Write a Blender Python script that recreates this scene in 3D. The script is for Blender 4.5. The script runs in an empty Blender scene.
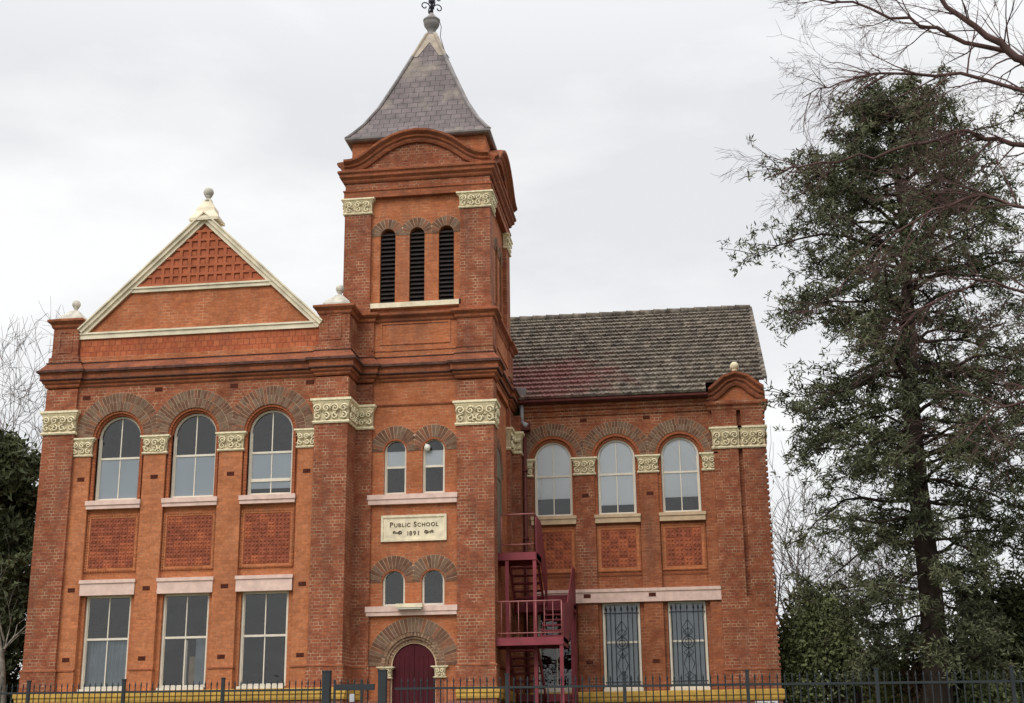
import bpy, bmesh, math, random
from mathutils import Vector, Matrix
from mathutils.geometry import tessellate_polygon
random.seed(7)
R_ = math.radians
pi = math.pi
sc = bpy.context.scene
COL = sc.collection

# ------------------------------------------------------------ camera
FPX, PITCH, YAW, ROLL = 1364.15, 0.288225, 0.131367, 0.011809
cyw, syw, cp, sp = math.cos(YAW), math.sin(YAW), math.cos(PITCH), math.sin(PITCH)
fwd = Vector((-syw*cp, cyw*cp, sp)); rt = Vector((cyw, syw, 0)); up = Vector((syw*sp, -cyw*sp, cp))
c_, s_ = math.cos(ROLL), math.sin(ROLL)
r2 = rt*c_ - up*s_; u2 = rt*s_ + up*c_
cam = bpy.data.cameras.new('camera'); cam_o = bpy.data.objects.new('camera', cam); COL.objects.link(cam_o)
cam.sensor_width = 36; cam.lens = FPX/1024*36; cam.clip_end = 2000; cam.clip_start = .1
M = Matrix((r2, u2, -fwd)).transposed().to_4x4(); M.translation = (0, -34, 0)
cam_o.matrix_world = M
sc.camera = cam_o
sc.view_settings.view_transform = 'Standard'; sc.view_settings.look = 'None'
sc.view_settings.exposure = 0.05; sc.view_settings.gamma = 1
sc.view_settings.use_curve_mapping = False

# ------------------------------------------------------------ world: overcast sky
SUN_EL, SUN_AZ = 42, 205      # azimuth the sun stands at, clockwise from +Y
w = bpy.data.worlds.new('World'); sc.world = w; w.use_nodes = True
nt = w.node_tree; nt.nodes.clear(); N = nt.nodes.new; LK = nt.links.new
out = N('ShaderNodeOutputWorld'); mixs = N('ShaderNodeMixShader')
sky = N('ShaderNodeTexSky'); sky.sky_type = 'NISHITA'; sky.sun_disc = False
sky.sun_elevation = R_(SUN_EL); sky.sun_rotation = R_(SUN_AZ)
b1 = N('ShaderNodeBackground'); b1.inputs[1].default_value = .1; LK(sky.outputs[0], b1.inputs[0])
tc = N('ShaderNodeTexCoord'); mp = N('ShaderNodeMapping'); mp.inputs['Scale'].default_value = (1, 1, 2.6)
LK(tc.outputs['Generated'], mp.inputs[0])
n1 = N('ShaderNodeTexNoise'); n1.inputs['Scale'].default_value = 2.7; n1.inputs['Detail'].default_value = 7; n1.inputs['Roughness'].default_value = .52
LK(mp.outputs[0], n1.inputs[0])
cr = N('ShaderNodeValToRGB'); cr.color_ramp.elements[0].position = .40; cr.color_ramp.elements[0].color = (.80, .81, .83, 1)
cr.color_ramp.elements[1].position = .60; cr.color_ramp.elements[1].color = (1.0, 1.0, 1.0, 1)
LK(n1.outputs[0], cr.inputs[0])
sx = N('ShaderNodeSeparateXYZ'); LK(tc.outputs['Generated'], sx.inputs[0])
mr = N('ShaderNodeMapRange'); mr.inputs[1].default_value = .45; mr.inputs[2].default_value = 1; mr.inputs[3].default_value = 1.0; mr.inputs[4].default_value = 2.1
LK(sx.outputs[2], mr.inputs[0])
b2 = N('ShaderNodeBackground'); LK(cr.outputs[0], b2.inputs[0]); LK(mr.outputs[0], b2.inputs[1])
mixs.inputs[0].default_value = .95
LK(b1.outputs[0], mixs.inputs[1]); LK(b2.outputs[0], mixs.inputs[2]); LK(mixs.outputs[0], out.inputs[0])
sl = bpy.data.lights.new('sun', 'SUN'); sl.energy = 1.5; sl.angle = R_(35); sl.color = (1, .96, .9)
so = bpy.data.objects.new('sun', sl); COL.objects.link(so)
az = R_(SUN_AZ); el = R_(SUN_EL)
sd = Vector((math.sin(az)*math.cos(el), math.cos(az)*math.cos(el), math.sin(el)))
so.rotation_euler = sd.to_track_quat('Z', 'Y').to_euler(); so.location = (0, 0, 60)

# ------------------------------------------------------------ materials
def newmat(name, rough=.8, spec=.3):
    m = bpy.data.materials.new(name); m.use_nodes = True
    t = m.node_tree; b = t.nodes['Principled BSDF']
    b.inputs['Roughness'].default_value = rough
    b.inputs['Specular IOR Level'].default_value = spec
    return m, t, b
def rgba(c): return (c[0], c[1], c[2], 1)
def noise(t, scale, detail=4, coord='Object', vec=None):
    n = t.nodes.new('ShaderNodeTexNoise'); n.inputs['Scale'].default_value = scale; n.inputs['Detail'].default_value = detail
    if vec is None:
        g = t.nodes.new('ShaderNodeNewGeometry'); t.links.new(g.outputs['Position'], n.inputs[0])
    else: t.links.new(vec, n.inputs[0])
    return n
def ramp(t, src, stops):
    r = t.nodes.new('ShaderNodeValToRGB'); e = r.color_ramp.elements
    e[0].position, e[0].color = stops[0][0], rgba(stops[0][1]); e[1].position, e[1].color = stops[-1][0], rgba(stops[-1][1])
    for p, c in stops[1:-1]:
        k = e.new(p); k.color = rgba(c)
    t.links.new(src, r.inputs[0]); return r
def mix(t, kind, fac, a, b):
    m = t.nodes.new('ShaderNodeMix'); m.data_type = 'RGBA'; m.blend_type = kind
    for i, v in ((0, fac), (6, a), (7, b)):
        if isinstance(v, (int, float)): m.inputs[i].default_value = v
        elif isinstance(v, tuple): m.inputs[i].default_value = rgba(v)
        else: t.links.new(v, m.inputs[i])
    return m.outputs[2]
def bump(t, b, h, strength=.3, dist=.01):
    n = t.nodes.new('ShaderNodeBump'); n.inputs['Strength'].default_value = strength; n.inputs['Distance'].default_value = dist
    t.links.new(h, n.inputs['Height']); t.links.new(n.outputs[0], b.inputs['Normal'])
def plain(name, col, rough=.7, spec=.3, var=.18, scale=3.0, metal=0, bmp=0):
    m, t, b = newmat(name, rough, spec); b.inputs['Metallic'].default_value = metal
    n = noise(t, scale, 6)
    r = ramp(t, n.outputs[0], [(.3, tuple(x*(1-var) for x in col)), (.7, tuple(min(1, x*(1+var)) for x in col))])
    t.links.new(r.outputs[0], b.inputs['Base Color'])
    if bmp: bump(t, b, noise(t, scale*12, 4).outputs[0], .5, bmp)
    return m
def brick(name, c1, c2, mortar, bw=.24, rh=.086, ms=.011, squash=1.0, sf=2, var=.25, stain=(.1, .07, .06), stain_amt=.35, bias=0.0, efflo=0.0, patch=None):
    c1, c2 = [(c[0]*1.0, c[1]*1.05, c[2]*.98) for c in (c1, c2)]
    m, t, b = newmat(name, .88, .2)
    uv = t.nodes.new('ShaderNodeUVMap')
    # slight wobble so that courses are not ruler-straight
    bt = t.nodes.new('ShaderNodeTexBrick'); bt.inputs['Scale'].default_value = 1
    bt.inputs['Brick Width'].default_value = bw; bt.inputs['Row Height'].default_value = rh
    bt.inputs['Mortar Size'].default_value = ms; bt.inputs['Mortar Smooth'].default_value = .25; bt.inputs['Bias'].default_value = bias
    bt.squash = squash; bt.squash_frequency = sf; bt.offset = .5
    wn = noise(t, 9, 2, vec=uv.outputs[0])
    wob = t.nodes.new('ShaderNodeVectorMath'); wob.operation = 'SCALE'; wob.inputs['Scale'].default_value = .008
    t.links.new(wn.outputs['Color'], wob.inputs[0])
    ad = t.nodes.new('ShaderNodeVectorMath'); t.links.new(uv.outputs[0], ad.inputs[0]); t.links.new(wob.outputs[0], ad.inputs[1])
    t.links.new(ad.outputs[0], bt.inputs['Vector'])
    bt.inputs['Color1'].default_value = rgba(c1); bt.inputs['Color2'].default_value = rgba(c2)
    mn = noise(t, 3.1, 7)
    mo = ramp(t, mn.outputs[0], [(.40, tuple(.75*c1[i]+.1*mortar[i] for i in range(3))), (.66, mortar)])
    t.links.new(mo.outputs[0], bt.inputs['Mortar'])
    col = bt.outputs['Color']
    n2 = noise(t, .9, 8); r2_ = ramp(t, n2.outputs[0], [(.30, (1-var,)*3), (.52, (1, 1, 1)), (.72, (1+var*.7,)*3)])
    col = mix(t, 'MULTIPLY', 1.0, col, r2_.outputs[0])
    n4 = noise(t, 14, 3); r4 = ramp(t, n4.outputs[0], [(.25, (.8, .8, .8)), (.75, (1.18, 1.18, 1.18))])
    col = mix(t, 'MULTIPLY', 1.0, col, r4.outputs[0])
    # soot / damp streaks running down
    g = t.nodes.new('ShaderNodeNewGeometry'); mpp = t.nodes.new('ShaderNodeMapping'); mpp.inputs['Scale'].default_value = (2.6, 2.6, .35)
    t.links.new(g.outputs['Position'], mpp.inputs[0])
    n3 = noise(t, 1.0, 6, vec=mpp.outputs[0]); f3 = ramp(t, n3.outputs[0], [(.52, (0, 0, 0)), (.78, (stain_amt,)*3)])
    col = mix(t, 'MIX', f3.outputs[0], col, stain)
    if efflo:
        n5 = noise(t, 1.7, 6); f5 = ramp(t, n5.outputs[0], [(.56, (0, 0, 0)), (.8, (efflo,)*3)])
        col = mix(t, 'MIX', f5.outputs[0], col, (.52, .34, .22))
    t.links.new(col, b.inputs['Base Color'])
    inv = t.nodes.new('ShaderNodeMath'); inv.operation = 'SUBTRACT'; inv.inputs[0].default_value = 1; t.links.new(bt.outputs['Fac'], inv.inputs[1])
    bump(t, b, inv.outputs[0], .5, .006)
    return m
MT = {}
MT['red'] = brick('red_brick_english_bond', (.245, .066, .035), (.35, .106, .054), (.47, .29, .185), squash=.5, sf=2, ms=.012, efflo=.05)
MT['upper'] = brick('red_brick_flush', (.28, .076, .038), (.38, .118, .058), (.52, .34, .22), squash=.5, ms=.011, efflo=.06)
MT['orange'] = brick('orange_rubbed_brick', (.43, .143, .064), (.53, .183, .084), (.48, .25, .15), ms=.006, var=.16, stain_amt=.22)
MT['tower'] = brick('orange_red_brick', (.40, .120, .054), (.49, .158, .070), (.52, .28, .17), ms=.009, var=.2, stain_amt=.4)
MT['wing'] = brick('brown_orange_brick', (.285, .084, .042), (.37, .120, .058), (.44, .24, .14), ms=.009, var=.2, stain_amt=.4)
MT['mortar'] = plain('lime_mortar', (.52, .38, .25), .95, .1, .25, 6)
MT['vousa'] = plain('brown_wedge_brick', (.165, .085, .055), .9, .15, .25, 8)
MT['vousb'] = plain('grey_brown_wedge_brick', (.20, .125, .085), .9, .15, .25, 8)
MT['vousc'] = plain('reddish_wedge_brick', (.25, .110, .065), .9, .15, .25, 8)
MT['vous'] = brick('brown_voussoir_brick', (.160, .088, .060), (.27, .148, .095), (.52, .38, .26), bw=.36, rh=.092, ms=.015, var=.3, efflo=.12)
MT['ringbrick'] = brick('moulded_ring_brick', (.33, .095, .045), (.40, .12, .055), (.10, .045, .03), bw=.4, rh=.085, ms=.008, var=.15)
MT['mould'] = brick('dark_moulded_brick', (.28, .082, .042), (.38, .118, .056), (.22, .11, .07), ms=.008, var=.3, stain=(.07, .045, .035), stain_amt=.5)
MT['mould_dark'] = plain('dark_brown_moulded_brick', (.105, .052, .042), .9, .15, .4, 6)  # dark brown for the thin lines along the cornice
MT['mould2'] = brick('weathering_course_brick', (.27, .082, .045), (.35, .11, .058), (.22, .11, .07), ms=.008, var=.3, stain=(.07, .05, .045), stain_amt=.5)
MT['diaper'] = brick('diaper_terracotta', (.37, .088, .042), (.47, .135, .062), (.27, .075, .042), bw=.17, rh=.17, ms=.012, var=.22)
MT['tpanel'] = plain('terracotta_panel', (.31, .092, .050), .85, .2, .28, 7, bmp=.02)
MT['tgrid'] = plain('terracotta_grid', (.40, .118, .056), .85, .2, .2, 4, bmp=.01)
MT['cream'] = plain('aged_cream_paint', (.80, .70, .50), .7, .3, .16, 5)
MT['coping'] = plain('weathered_cream_coping', (.78, .69, .52), .8, .25, .2, 2.2)
MT['finial'] = plain('weathered_stone_finial', (.52, .49, .42), .85, .2, .3, 5, bmp=.01)
MT['carve'] = plain('painted_carving', (.82, .72, .49), .7, .3, .2, 14)
MT['cground'] = plain('shaded_carving_ground', (.56, .47, .30), .85, .2, .35, 16)  # darker than the carving: shade between the scrolls painted into the colour
MT['pink'] = plain('pinkish_painted_sill', (.74, .53, .45), .75, .3, .12, 6)
MT['tan'] = plain('tan_painted_sill', (.60, .44, .28), .75, .3, .12, 6)
MT['frame'] = plain('cream_window_paint', (.74, .67, .55), .5, .4, .08, 4)
MT['maroon'] = plain('maroon_steel_paint', (.225, .040, .052), .6, .3, .2, 3)
MT['gutter'] = plain('dark_red_gutter_paint', (.12, .028, .024), .5, .3, .3, 5)
MT['rail'] = plain('worn_pink_handrail', (.34, .12, .11), .5, .4, .2, 8)
MT['door'] = plain('dark_maroon_door_paint', (.066, .007, .012), .65, .2, .2, 2)
MT['slot'] = plain('dark_air_brick', (.10, .030, .020), .9, .1, .3, 9)
MT['louvre'] = plain('black_brown_louvre', (.030, .022, .020), .7, .3, .2, 6)
MT['fence'] = plain('grey_green_fence_paint', (.026, .031, .035), .5, .3, .15, 3)
MT['iron'] = plain('dark_iron', (.03, .028, .045), .5, .5, .2, 8)
MT['grille'] = plain('grille_dark_steel', (.035, .04, .05), .5, .4, .2, 8)
MT['yellow'] = plain('ochre_painted_plinth_band', (.56, .34, .075), .75, .3, .22, 5)
MT['plinth'] = brick('plinth_brick', (.26, .085, .05), (.34, .12, .07), (.34, .24, .18), ms=.01)
MT['blind'] = plain('pale_roller_blind', (.70, .76, .82), .9, .1, .04, 1)
MT['blindw'] = plain('white_roller_blind', (.90, .92, .95), .9, .1, .03, 1)
MT['curtain'] = plain('grey_blue_curtain', (.36, .42, .47), .9, .1, .15, 3)
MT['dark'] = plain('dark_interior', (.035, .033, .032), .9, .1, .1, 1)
MT['lead'] = plain('lead_flashing', (.24, .22, .215), .6, .3, .25, 4)
MT['leadc'] = plain('cream_lead_cap', (.42, .35, .28), .7, .3, .25, 3)
MT['pipe'] = plain('grey_galvanised_pipe', (.42, .42, .44), .5, .4, .15, 5)
MT['white'] = plain('white_paint', (.72, .72, .72), .5, .4, .05, 3)
MT['ink'] = plain('dark_lettering', (.10, .065, .040), .8, .2, .1, 6)
MT['bulb'] = plain('frosted_lamp_glass', (.72, .70, .60), .3, .5, .05, 6)
MT['doorgrey'] = plain('olive_grey_door', (.20, .175, .13), .6, .3, .12, 4)
MT['bark'] = plain('conifer_bark', (.050, .036, .030), .95, .1, .35, 5, bmp=.03)
MT['barkr'] = plain('reddish_bare_bark', (.115, .068, .062), .9, .1, .3, 4)
MT['barkg'] = plain('grey_bare_bark', (.17, .14, .13), .9, .1, .25, 3)
MT['barkp'] = plain('pale_blotched_bark', (.20, .18, .15), .9, .1, .6, 6)
MT['wood'] = plain('weathered_paling', (.17, .12, .11), .9, .1, .3, 4)
# slate: brick pattern with patches
def slate():
    m, t, b = newmat('purple_grey_slate', .6, .35)
    uv = t.nodes.new('ShaderNodeUVMap'); bt = t.nodes.new('ShaderNodeTexBrick'); t.links.new(uv.outputs[0], bt.inputs['Vector'])
    bt.inputs['Scale'].default_value = 1; bt.inputs['Brick Width'].default_value = .3; bt.inputs['Row Height'].default_value = .23
    bt.inputs['Mortar Size'].default_value = .012; bt.inputs['Mortar'].default_value = (.045, .038, .04, 1); bt.inputs['Mortar Smooth'].default_value = .1
    bt.inputs['Color1'].default_value = (.128, .100, .101, 1); bt.inputs['Color2'].default_value = (.172, .137, .136, 1)
    n = noise(t, 1.1, 5); f = ramp(t, n.outputs[0], [(.54, (0, 0, 0)), (.68, (.75,)*3)])
    col = mix(t, 'MIX', f.outputs[0], bt.outputs[0], (.27, .225, .18))
    n2 = noise(t, 4, 6); r = ramp(t, n2.outputs[0], [(.3, (.75,)*3), (.7, (1.25,)*3)])
    col = mix(t, 'MULTIPLY', 1.0, col, r.outputs[0]); t.links.new(col, b.inputs['Base Color'])
    return m
MT['slate'] = slate()
def tile():
    m, t, b = newmat('lichened_terracotta_tile', .9, .15)
    n = noise(t, 5, 8); r = ramp(t, n.outputs[0], [(.30, (.085, .074, .060)), (.48, (.150, .128, .104)), (.62, (.225, .194, .162)), (.75, (.30, .27, .235))])
    g = t.nodes.new('ShaderNodeNewGeometry')
    wn = t.nodes.new('ShaderNodeTexWhiteNoise'); mpp = t.nodes.new('ShaderNodeMapping'); mpp.inputs['Scale'].default_value = (4.6, 2.7, 0)
    t.links.new(g.outputs['Position'], mpp.inputs[0]); fl = t.nodes.new('ShaderNodeVectorMath'); fl.operation = 'FLOOR'
    t.links.new(mpp.outputs[0], fl.inputs[0]); t.links.new(fl.outputs[0], wn.inputs[0])
    rv = ramp(t, wn.outputs[0], [(0, (.72, .72, .72)), (1, (1.25, 1.22, 1.18))])
    col = mix(t, 'MULTIPLY', 1.0, r.outputs[0], rv.outputs[0])
    # clean red tiles where the lichen has not grown, near the lower left corner
    vs = t.nodes.new('ShaderNodeVectorMath'); vs.operation = 'DISTANCE'; vs.inputs[1].default_value = (-4.3, 5.8, 10.9)
    sc2 = t.nodes.new('ShaderNodeMapping'); sc2.inputs['Scale'].default_value = (1, 1, 1); t.links.new(g.outputs['Position'], vs.inputs[0])
    n3 = noise(t, 1.6, 6)
    mm = t.nodes.new('ShaderNodeMath'); mm.operation = 'MULTIPLY_ADD'; t.links.new(n3.outputs[0], mm.inputs[0]); mm.inputs[1].default_value = 5.2; t.links.new(vs.outputs['Value'], mm.inputs[2])
    f = ramp(t, mm.outputs[0], [(.0, (1, 1, 1)), (1, (0, 0, 0))])
    mrr = t.nodes.new('ShaderNodeMapRange'); t.links.new(mm.outputs[0], mrr.inputs[0]); mrr.inputs[1].default_value = 3.4; mrr.inputs[2].default_value = 5.4; mrr.inputs[3].default_value = .7; mrr.inputs[4].default_value = 0
    t.nodes.remove(f); t.nodes.remove(sc2)
    n6 = noise(t, 11, 3); r6 = ramp(t, n6.outputs[0], [(.35, (.16, .050, .050)), (.7, (.30, .11, .10))])
    col = mix(t, 'MIX', mrr.outputs[0], col, r6.outputs[0])
    t.links.new(col, b.inputs['Base Color']); bump(t, b, noise(t, 60, 3).outputs[0], .4, .01)
    return m
MT['tile'] = tile()
def leafmat(name, a, b_, scale=.9):
    m, t, b = newmat(name, .75, .15)
    n = noise(t, scale, 4); n2 = noise(t, 23, 2)
    r = ramp(t, n.outputs[0], [(.32, a), (.68, b_)]); r3 = ramp(t, n2.outputs[0], [(.3, (.65,)*3), (.7, (1.35,)*3)])
    c = mix(t, 'MULTIPLY', 1.0, r.outputs[0], r3.outputs[0]); t.links.new(c, b.inputs['Base Color'])
    try: b.inputs['Subsurface Weight'].default_value = 0
    except Exception: pass
    return m
MT['needle'] = leafmat('dark_conifer_foliage', (.062, .074, .042), (.150, .155, .086))
MT['leaf'] = leafmat('olive_shrub_leaves', (.11, .135, .058), (.24, .26, .125))
MT['leafd'] = leafmat('deep_green_leaves', (.040, .050, .024), (.088, .10, .046))
MT['leafy'] = leafmat('yellow_green_leaves', (.06, .075, .022), (.15, .15, .05))
MT['leafr'] = leafmat('brown_red_leaves', (.07, .045, .03), (.14, .085, .055))
def glass():
    m = bpy.data.materials.new('window_glass'); m.use_nodes = True; t = m.node_tree; t.nodes.clear()
    o = t.nodes.new('ShaderNodeOutputMaterial'); a = t.nodes.new('ShaderNodeBsdfTransparent'); g = t.nodes.new('ShaderNodeBsdfGlossy')
    a.inputs[0].default_value = (.97, .98, .98, 1); g.inputs['Roughness'].default_value = .015
    f = t.nodes.new('ShaderNodeFresnel'); f.inputs[0].default_value = 1.6; mx = t.nodes.new('ShaderNodeMixShader')
    n = noise(t, 2.2, 3); bp = t.nodes.new('ShaderNodeBump'); bp.inputs['Strength'].default_value = .3; bp.inputs['Distance'].default_value = .05
    t.links.new(n.outputs[0], bp.inputs['Height']); t.links.new(bp.outputs[0], g.inputs['Normal'])
    ma = t.nodes.new('ShaderNodeMath'); ma.operation = 'MULTIPLY'; ma.inputs[1].default_value = 1.9; t.links.new(f.outputs[0], ma.inputs[0])
    t.links.new(ma.outputs[0], mx.inputs[0]); t.links.new(a.outputs[0], mx.inputs[1]); t.links.new(g.outputs[0], mx.inputs[2]); t.links.new(mx.outputs[0], o.inputs[0])
    return m
MT['glass'] = glass()
def grass():
    m, t, b = newmat('mown_lawn', .95, .1); n = noise(t, .4, 8)
    r = ramp(t, n.outputs[0], [(.3, (.035, .05, .02)), (.7, (.075, .085, .035))]); t.links.new(r.outputs[0], b.inputs['Base Color']); return m
MT['grass'] = grass()
MT['asphalt'] = plain('asphalt', (.05, .05, .052), .9, .2, .2, 2, bmp=.005)
MT['concrete'] = plain('concrete_path', (.30, .29, .27), .9, .2, .15, 1.5)

# ------------------------------------------------------------ mesh builder
class MB:
    def __init__(s): s.v = []; s.f = []; s.uv = []; s.mi = []; s.sm = []
    def face(s, pts, uv=None, mi=0, smooth=False):
        b = len(s.v); s.v += [tuple(p) for p in pts]; s.f.append(tuple(range(b, b+len(pts)))); s.uv.append(uv); s.mi.append(mi); s.sm.append(smooth)
    def mesh(s, verts, faces, smooth=False, mi=0):
        b = len(s.v); s.v += [tuple(p) for p in verts]
        for f in faces: s.f.append(tuple(i+b for i in f)); s.uv.append(None); s.mi.append(mi); s.sm.append(smooth)
    def box(s, x0, x1, y0, y1, z0, z1, mi=0):
        v = [(x, y, z) for x in (x0, x1) for y in (y0, y1) for z in (z0, z1)]
        s.mesh(v, [(0, 1, 3, 2), (4, 6, 7, 5), (0, 4, 5, 1), (2, 3, 7, 6), (0, 2, 6, 4), (1, 5, 7, 3)], mi=mi); return s
    def beam(s, a, b, w, h, upv=(0, 0, 1), mi=0):
        a, b = Vector(a), Vector(b); d = (b-a).normalized(); u = Vector(upv); r = d.cross(u)
        if r.length < 1e-4: r = d.cross(Vector((1, 0, 0)))
        r.normalize(); u = r.cross(d).normalized()
        v = [p+r*i*w/2+u*j*h/2 for p in (a, b) for i, j in ((-1, -1), (1, -1), (1, 1), (-1, 1))]
        s.mesh(v, [(0, 3, 2, 1), (4, 5, 6, 7)]+[(i, (i+1) % 4, (i+1) % 4+4, i+4) for i in range(4)], mi=mi); return s
    def tube(s, pts, rad, n=6, smooth=True, cap=True, mi=0):
        pts = [Vector(p) for p in pts]; k = len(pts)
        rr = rad if isinstance(rad, (list, tuple)) else [rad]*k
        v = []; prev = None
        for i, p in enumerate(pts):
            d = (pts[min(i+1, k-1)]-pts[max(i-1, 0)])
            if d.length < 1e-9: d = Vector((0, 0, 1))
            d.normalize()
            if prev is None:
                a = d.cross(Vector((0, 0, 1)) if abs(d.z) < .9 else Vector((1, 0, 0))).normalized()
            else:
                a = prev-d*prev.dot(d)
                a = a.normalized() if a.length > 1e-6 else d.orthogonal().normalized()
            prev = a; b = d.cross(a)
            for j in range(n):
                t = 2*pi*j/n; v.append(p+(a*math.cos(t)+b*math.sin(t))*rr[i])
        f = [(i*n+j, i*n+(j+1) % n, (i+1)*n+(j+1) % n, (i+1)*n+j) for i in range(k-1) for j in range(n)]
        if cap: f += [tuple(range(n-1, -1, -1)), tuple((k-1)*n+j for j in range(n))]
        s.mesh(v, f, smooth, mi); return s
    def lathe(s, c, prof, n=16, mi=0, smooth=True):
        cx, cy, cz = c; v = []
        for r, z in prof:
            for j in range(n):
                t = 2*pi*j/n; v.append((cx+r*math.cos(t), cy+r*math.sin(t), cz+z))
        k = len(prof)
        f = [(i*n+j, i*n+(j+1) % n, (i+1)*n+(j+1) % n, (i+1)*n+j) for i in range(k-1) for j in range(n)]
        f += [tuple(range(n-1, -1, -1)), tuple((k-1)*n+j for j in range(n))]
        s.mesh(v, f, smooth, mi); return s
    def plate(s, F, outer, holes=(), d0=0., d1=.1, mi=0, back=True):
        loops = [outer]+list(holes)
        polys = [[Vector((u, v, 0)) for u, v in l] for l in loops]
        tri = tessellate_polygon(polys); flat = [p for l in loops for p in l]
        b = len(s.v); n = len(flat)
        s.v += [tuple(F(u, v, d0)) for u, v in flat]+[tuple(F(u, v, d1)) for u, v in flat]
        for a in tri:
            s.f.append(tuple(b+i for i in a)); s.uv.append(None); s.mi.append(mi); s.sm.append(False)
            if back: s.f.append(tuple(b+n+i for i in reversed(a))); s.uv.append(None); s.mi.append(mi); s.sm.append(False)
        o = 0
        for l in loops:
            m = len(l)
            for i in range(m):
                j = (i+1) % m
                s.f.append((b+o+i, b+o+j, b+n+o+j, b+n+o+i)); s.uv.append(None); s.mi.append(mi); s.sm.append(False)
            o += m
        return s
    def sweep(s, path, prof, mi=0, closed=False, caps=True):
        # path in plan, walked with the wall on the left hand and the street on the right; prof = (out, z)
        k = len(path); P = [Vector(p) for p in path]; offs = []
        for i in range(k):
            ds = []
            if i > 0 or closed: ds.append((P[i]-P[i-1]).normalized())
            if i < k-1 or closed: ds.append((P[(i+1) % k]-P[i]).normalized())
            ns = [Vector((d.y, -d.x)) for d in ds]
            if len(ns) == 1: offs.append(ns[0])
            else:
                m = ns[0]+ns[1]; m.normalize(); offs.append(m/max(.3, m.dot(ns[0])))
        v = [(P[i].x+offs[i].x*o, P[i].y+offs[i].y*o, z) for i in range(k) for o, z in prof]
        q = len(prof); f = []
        for i in range(k if closed else k-1):
            for j in range(q-1):
                a, b_ = i*q, ((i+1) % k)*q; f.append((a+j, b_+j, b_+j+1, a+j+1))
        if caps and not closed: f += [tuple(range(q)), tuple((k-1)*q+j for j in range(q-1, -1, -1))]
        s.mesh(v, f, mi=mi); return s
    def build(s, name, mats, parent=None, loc=None):
        if not isinstance(mats, (list, tuple)): mats = [mats]
        me = bpy.data.meshes.new(name)
        off = Vector((0, 0, 0))
        p = parent
        while p is not None: off += p.location; p = p.parent
        if loc is not None: off += Vector(loc)
        me.from_pydata([(a-off.x, b-off.y, c-off.z) for a, b, c in s.v], [], s.f)
        me.polygons.foreach_set('material_index', s.mi); me.polygons.foreach_set('use_smooth', s.sm)
        uvl = me.uv_layers.new(name='UVMap'); data = [0.0]*(2*len(me.loops)); k = 0
        for poly, uv in zip(me.polygons, s.uv):
            if uv is None:
                n = poly.normal; ax = max(range(3), key=lambda i: abs(n[i])+(0.001 if i == 2 else 0))
                for vi in poly.vertices:
                    q = s.v[vi]; a = (q[1], q[2]) if ax == 0 else (q[0], q[2]) if ax == 1 else (q[0], q[1])
                    data[k] = a[0]+20; data[k+1] = a[1]+20; k += 2
            else:
                for a in uv: data[k] = a[0]; data[k+1] = a[1]; k += 2
        uvl.data.foreach_set('uv', data)
        for m in mats: me.materials.append(MT[m])
        me.update(); me.validate(clean_customdata=False)
        o = bpy.data.objects.new(name, me); COL.objects.link(o)
        if parent is not None: o.parent = parent
        if loc is not None: o.location = loc
        return o
def tag(o, label=None, cat=None, group=None, kind=None):
    if label: o['label'] = label
    if cat: o['category'] = cat
    if group: o['group'] = group
    if kind: o['kind'] = kind
    return o
def thing(name, loc, label, cat, group=None):
    o = bpy.data.objects.new(name, None); COL.objects.link(o); o.location = loc; o.empty_display_size = .3
    return tag(o, label, cat, group)
def front(y): return lambda u, v, d: (u, y+d, v)
def rside(x): return lambda u, v, d: (x-d, u, v)     # faces +X
def lside(x): return lambda u, v, d: (x+d, u, v)     # faces -X
def rear(y): return lambda u, v, d: (u, y-d, v)
def arch_poly(c, z0, zs, r, n=14, inset=0):
    return [(c-r, z0), (c+r, z0)]+[(c+r*math.cos(pi*i/n), zs+r*math.sin(pi*i/n)) for i in range(n+1)]
def rect(a, b, c, d): return [(a, c), (b, c), (b, d), (a, d)]
def ring(mb, F, c, zc, ri, ro, d, lim=(99, 99), thick=.05, a0=0, a1=pi, n=28, mi=0):
    # annulus laid with bricks radiating from its centre; limited sideways where two rings meet
    def pt(a, r): return F(c+r*math.cos(a), zc+r*math.sin(a), d)
    def ro_(a):
        cs = math.cos(a); L = lim[1] if cs > 0 else lim[0]
        return min(ro, L/abs(cs)) if abs(cs) > 1e-6 else ro
    rm = (ri+ro)/2
    for i in range(n):
        a, b = a0+(a1-a0)*i/n, a0+(a1-a0)*(i+1)/n
        A, B = ro_(a), ro_(b)
        uv = [(ri, a*rm), (A, a*rm), (B, b*rm), (ri, b*rm)]
        mb.face([pt(a, ri), pt(a, A), pt(b, B), pt(b, ri)], uv, mi)
        # inner and outer edge
        def p2(t, r, dd): return F(c+r*math.cos(t), zc+r*math.sin(t), dd)
        mb.face([p2(a, ri, d), p2(b, ri, d), p2(b, ri, d+thick), p2(a, ri, d+thick)], [(0, a*rm), (0, b*rm), (thick, b*rm), (thick, a*rm)], mi)
        mb.face([p2(a, A, d), p2(b, B, d), p2(b, B, d+thick), p2(a, A, d+thick)], [(0, a*rm), (0, b*rm), (thick, b*rm), (thick, a*rm)], mi)

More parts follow.
